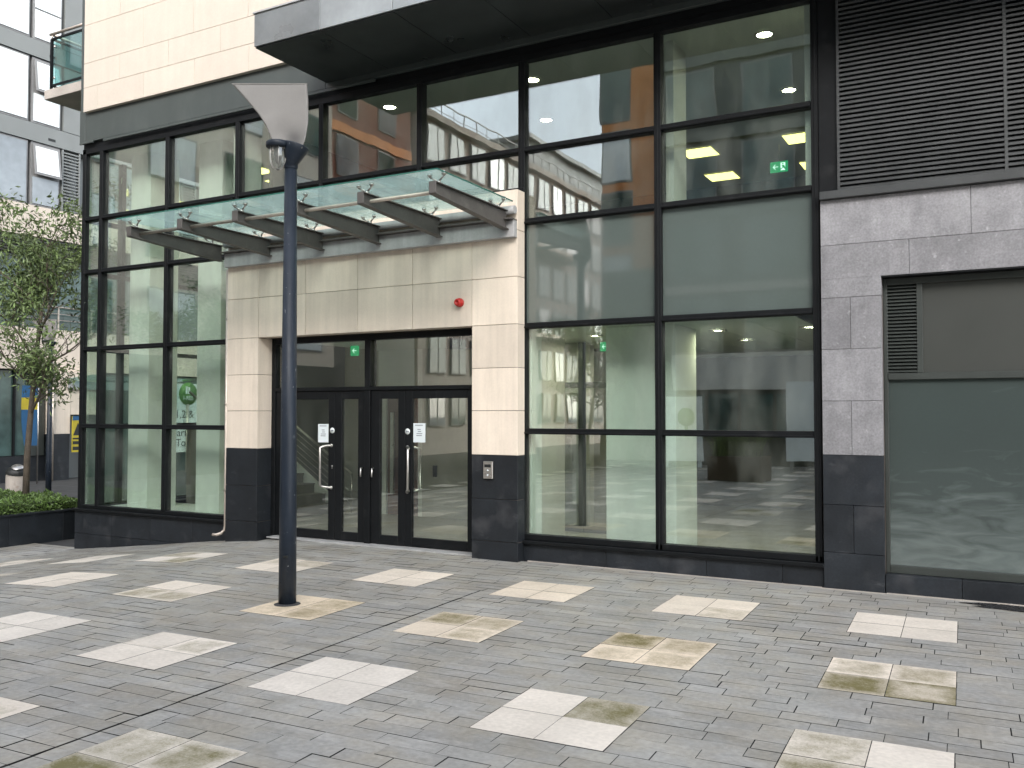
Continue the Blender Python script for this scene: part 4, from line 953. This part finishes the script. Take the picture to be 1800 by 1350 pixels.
for fl in range(6):
    for k in range(11):
        x0 = -11.6+k*2.9; w = MB().box(x0,x0+2.0,-25.02,-24.95,1.0+fl*3,3.2+fl*3).build('window', M['bgframe'], T4); MB().box(x0+.08,x0+1.92,-24.95,-24.93,1.08+fl*3,3.12+fl*3).build('pane', M['bgglass'], w)
    MB().box(-12.1,22,-25.0,-24.8,3.35+fl*3,3.7+fl*3).build('floor_band', M['concrete'] if fl == 1 else M['fascia'], T4)
gp = thing('grass_planter', 'rusty steel planter of tall ornamental grass reflected in the lower right window', 'planter', (-5.9,-13.3,0))
q = MB().box(-6.6,-5.2,-13.8,-12.9,0,.62); q.build('box', M['rust'], gp, .01)
q = MB(); pts = [(rr.uniform(-6.5,-5.3), rr.uniform(-13.7,-13.0), .6) for _ in range(500)]
for p in pts:
    d = Vector((rr.gauss(0,.25), rr.gauss(0,.25), 1)); a = Vector(p); b_ = a + d*.4; c_ = b_ + Vector((d.x*.8, d.y*.8, .22)); w_ = Vector((.008,.004,0))
    q.poly([a-w_, a+w_, b_+w_, b_-w_], 0, rr.random()); q.poly([b_-w_, b_+w_, c_], 0, rr.random())
q.build('grass', M['leaf'], gp)
hb = thing('hoarding', 'white site hoarding board with a green tree emblem reflected in the lower right window', 'hoarding', (-8.6,-17.8,0))
MB().box(-9.6,-8.2,-18.0,-17.95,.2,2.2).box(-9.5,-9.4,-18.1,-18.0,0,2.2).box(-8.4,-8.3,-18.1,-18.0,0,2.2).build('panel', M['signwhite'], hb)
MB().lathe([(.001,0),(.3,0),(.3,.01),(.001,.01)], (-8.75,-17.945,1.55), (0,1,0), 20).box(-8.8,-8.7,-17.95,-17.94,.95,1.3).build('emblem', M['logogreen'], hb)
hb2 = thing('hoarding', 'blue and orange hoarding board reflected at the right edge of the lower right window', 'hoarding', (-4.4,-17.6,0))
MB().box(-5.6,-4.75,-17.7,-17.65,.3,2.6).build('panel', M['blind'], hb2); MB().box(-4.75,-3.2,-17.7,-17.65,.3,1.2).build('panel', M['yellow'], hb2); MB().box(-4.75,-3.2,-17.7,-17.65,1.2,2.6).build('panel', M['orange'], hb2); MB().box(-5.5,-5.4,-17.8,-17.7,0,2.6).box(-3.4,-3.3,-17.8,-17.7,0,2.6).build('post', M['bgframe'], hb2)
vn = block('market_kiosk', 'long low kiosk with pale fascia reflected in the middle of the lower right window', -9.8,-5.4,-22.5,-20,3.6,'darkwall')
vn['category'] = 'kiosk'
MB().box(-9.9,-5.3,-22.4,-19.93,2.45,3.65).build('kiosk_fascia', M['greywall'], vn)
for k in range(4): MB().box(-9.7+k*1.08,-8.72+k*1.08,-20.0,-19.96,.9,2.3).build('window', M['bgglass'], vn)
def dup(o, loc, label):
    r_ = o.copy(); COL.objects.link(r_); r_.location = loc; r_['label'] = label; r_['group'] = 'young trees around the square'
    for ch in list(o.children):
        c_ = ch.copy(); COL.objects.link(c_); c_.parent = r_
    return r_
dup(TREE, (-20.2,-8.5,-.4), 'young tree whose reflection shows in the glazed corner at left')
dup(TREE, (-12.3,-18.5,0), 'young tree whose reflection shows in the window beside the intercom pillar')
q = MB().box(-4.80,-1.57,-.052,-.032,-.01,.006).box(-1.57,-.985,-.085,-.066,-.01,.006).box(-.985,3.2,-.052,-.033,-.01,.006)
struct(q.build('mortar_line', M['concrete']))
# wet patch below the shop window
q = MB(); pts = []
for k in range(28):
    a = k/28*2*math.pi; r_ = 1 + .22*math.sin(3*a+1) + .12*math.sin(7*a); pts.append((.25+.62*r_*math.cos(a), -.20+.115*r_*math.sin(a), .0035))
q.poly(pts); M['wet'] = mat('wet dark stain', (.03,.03,.03), .22)
struct(q.build('wet_patch', M['wet']))
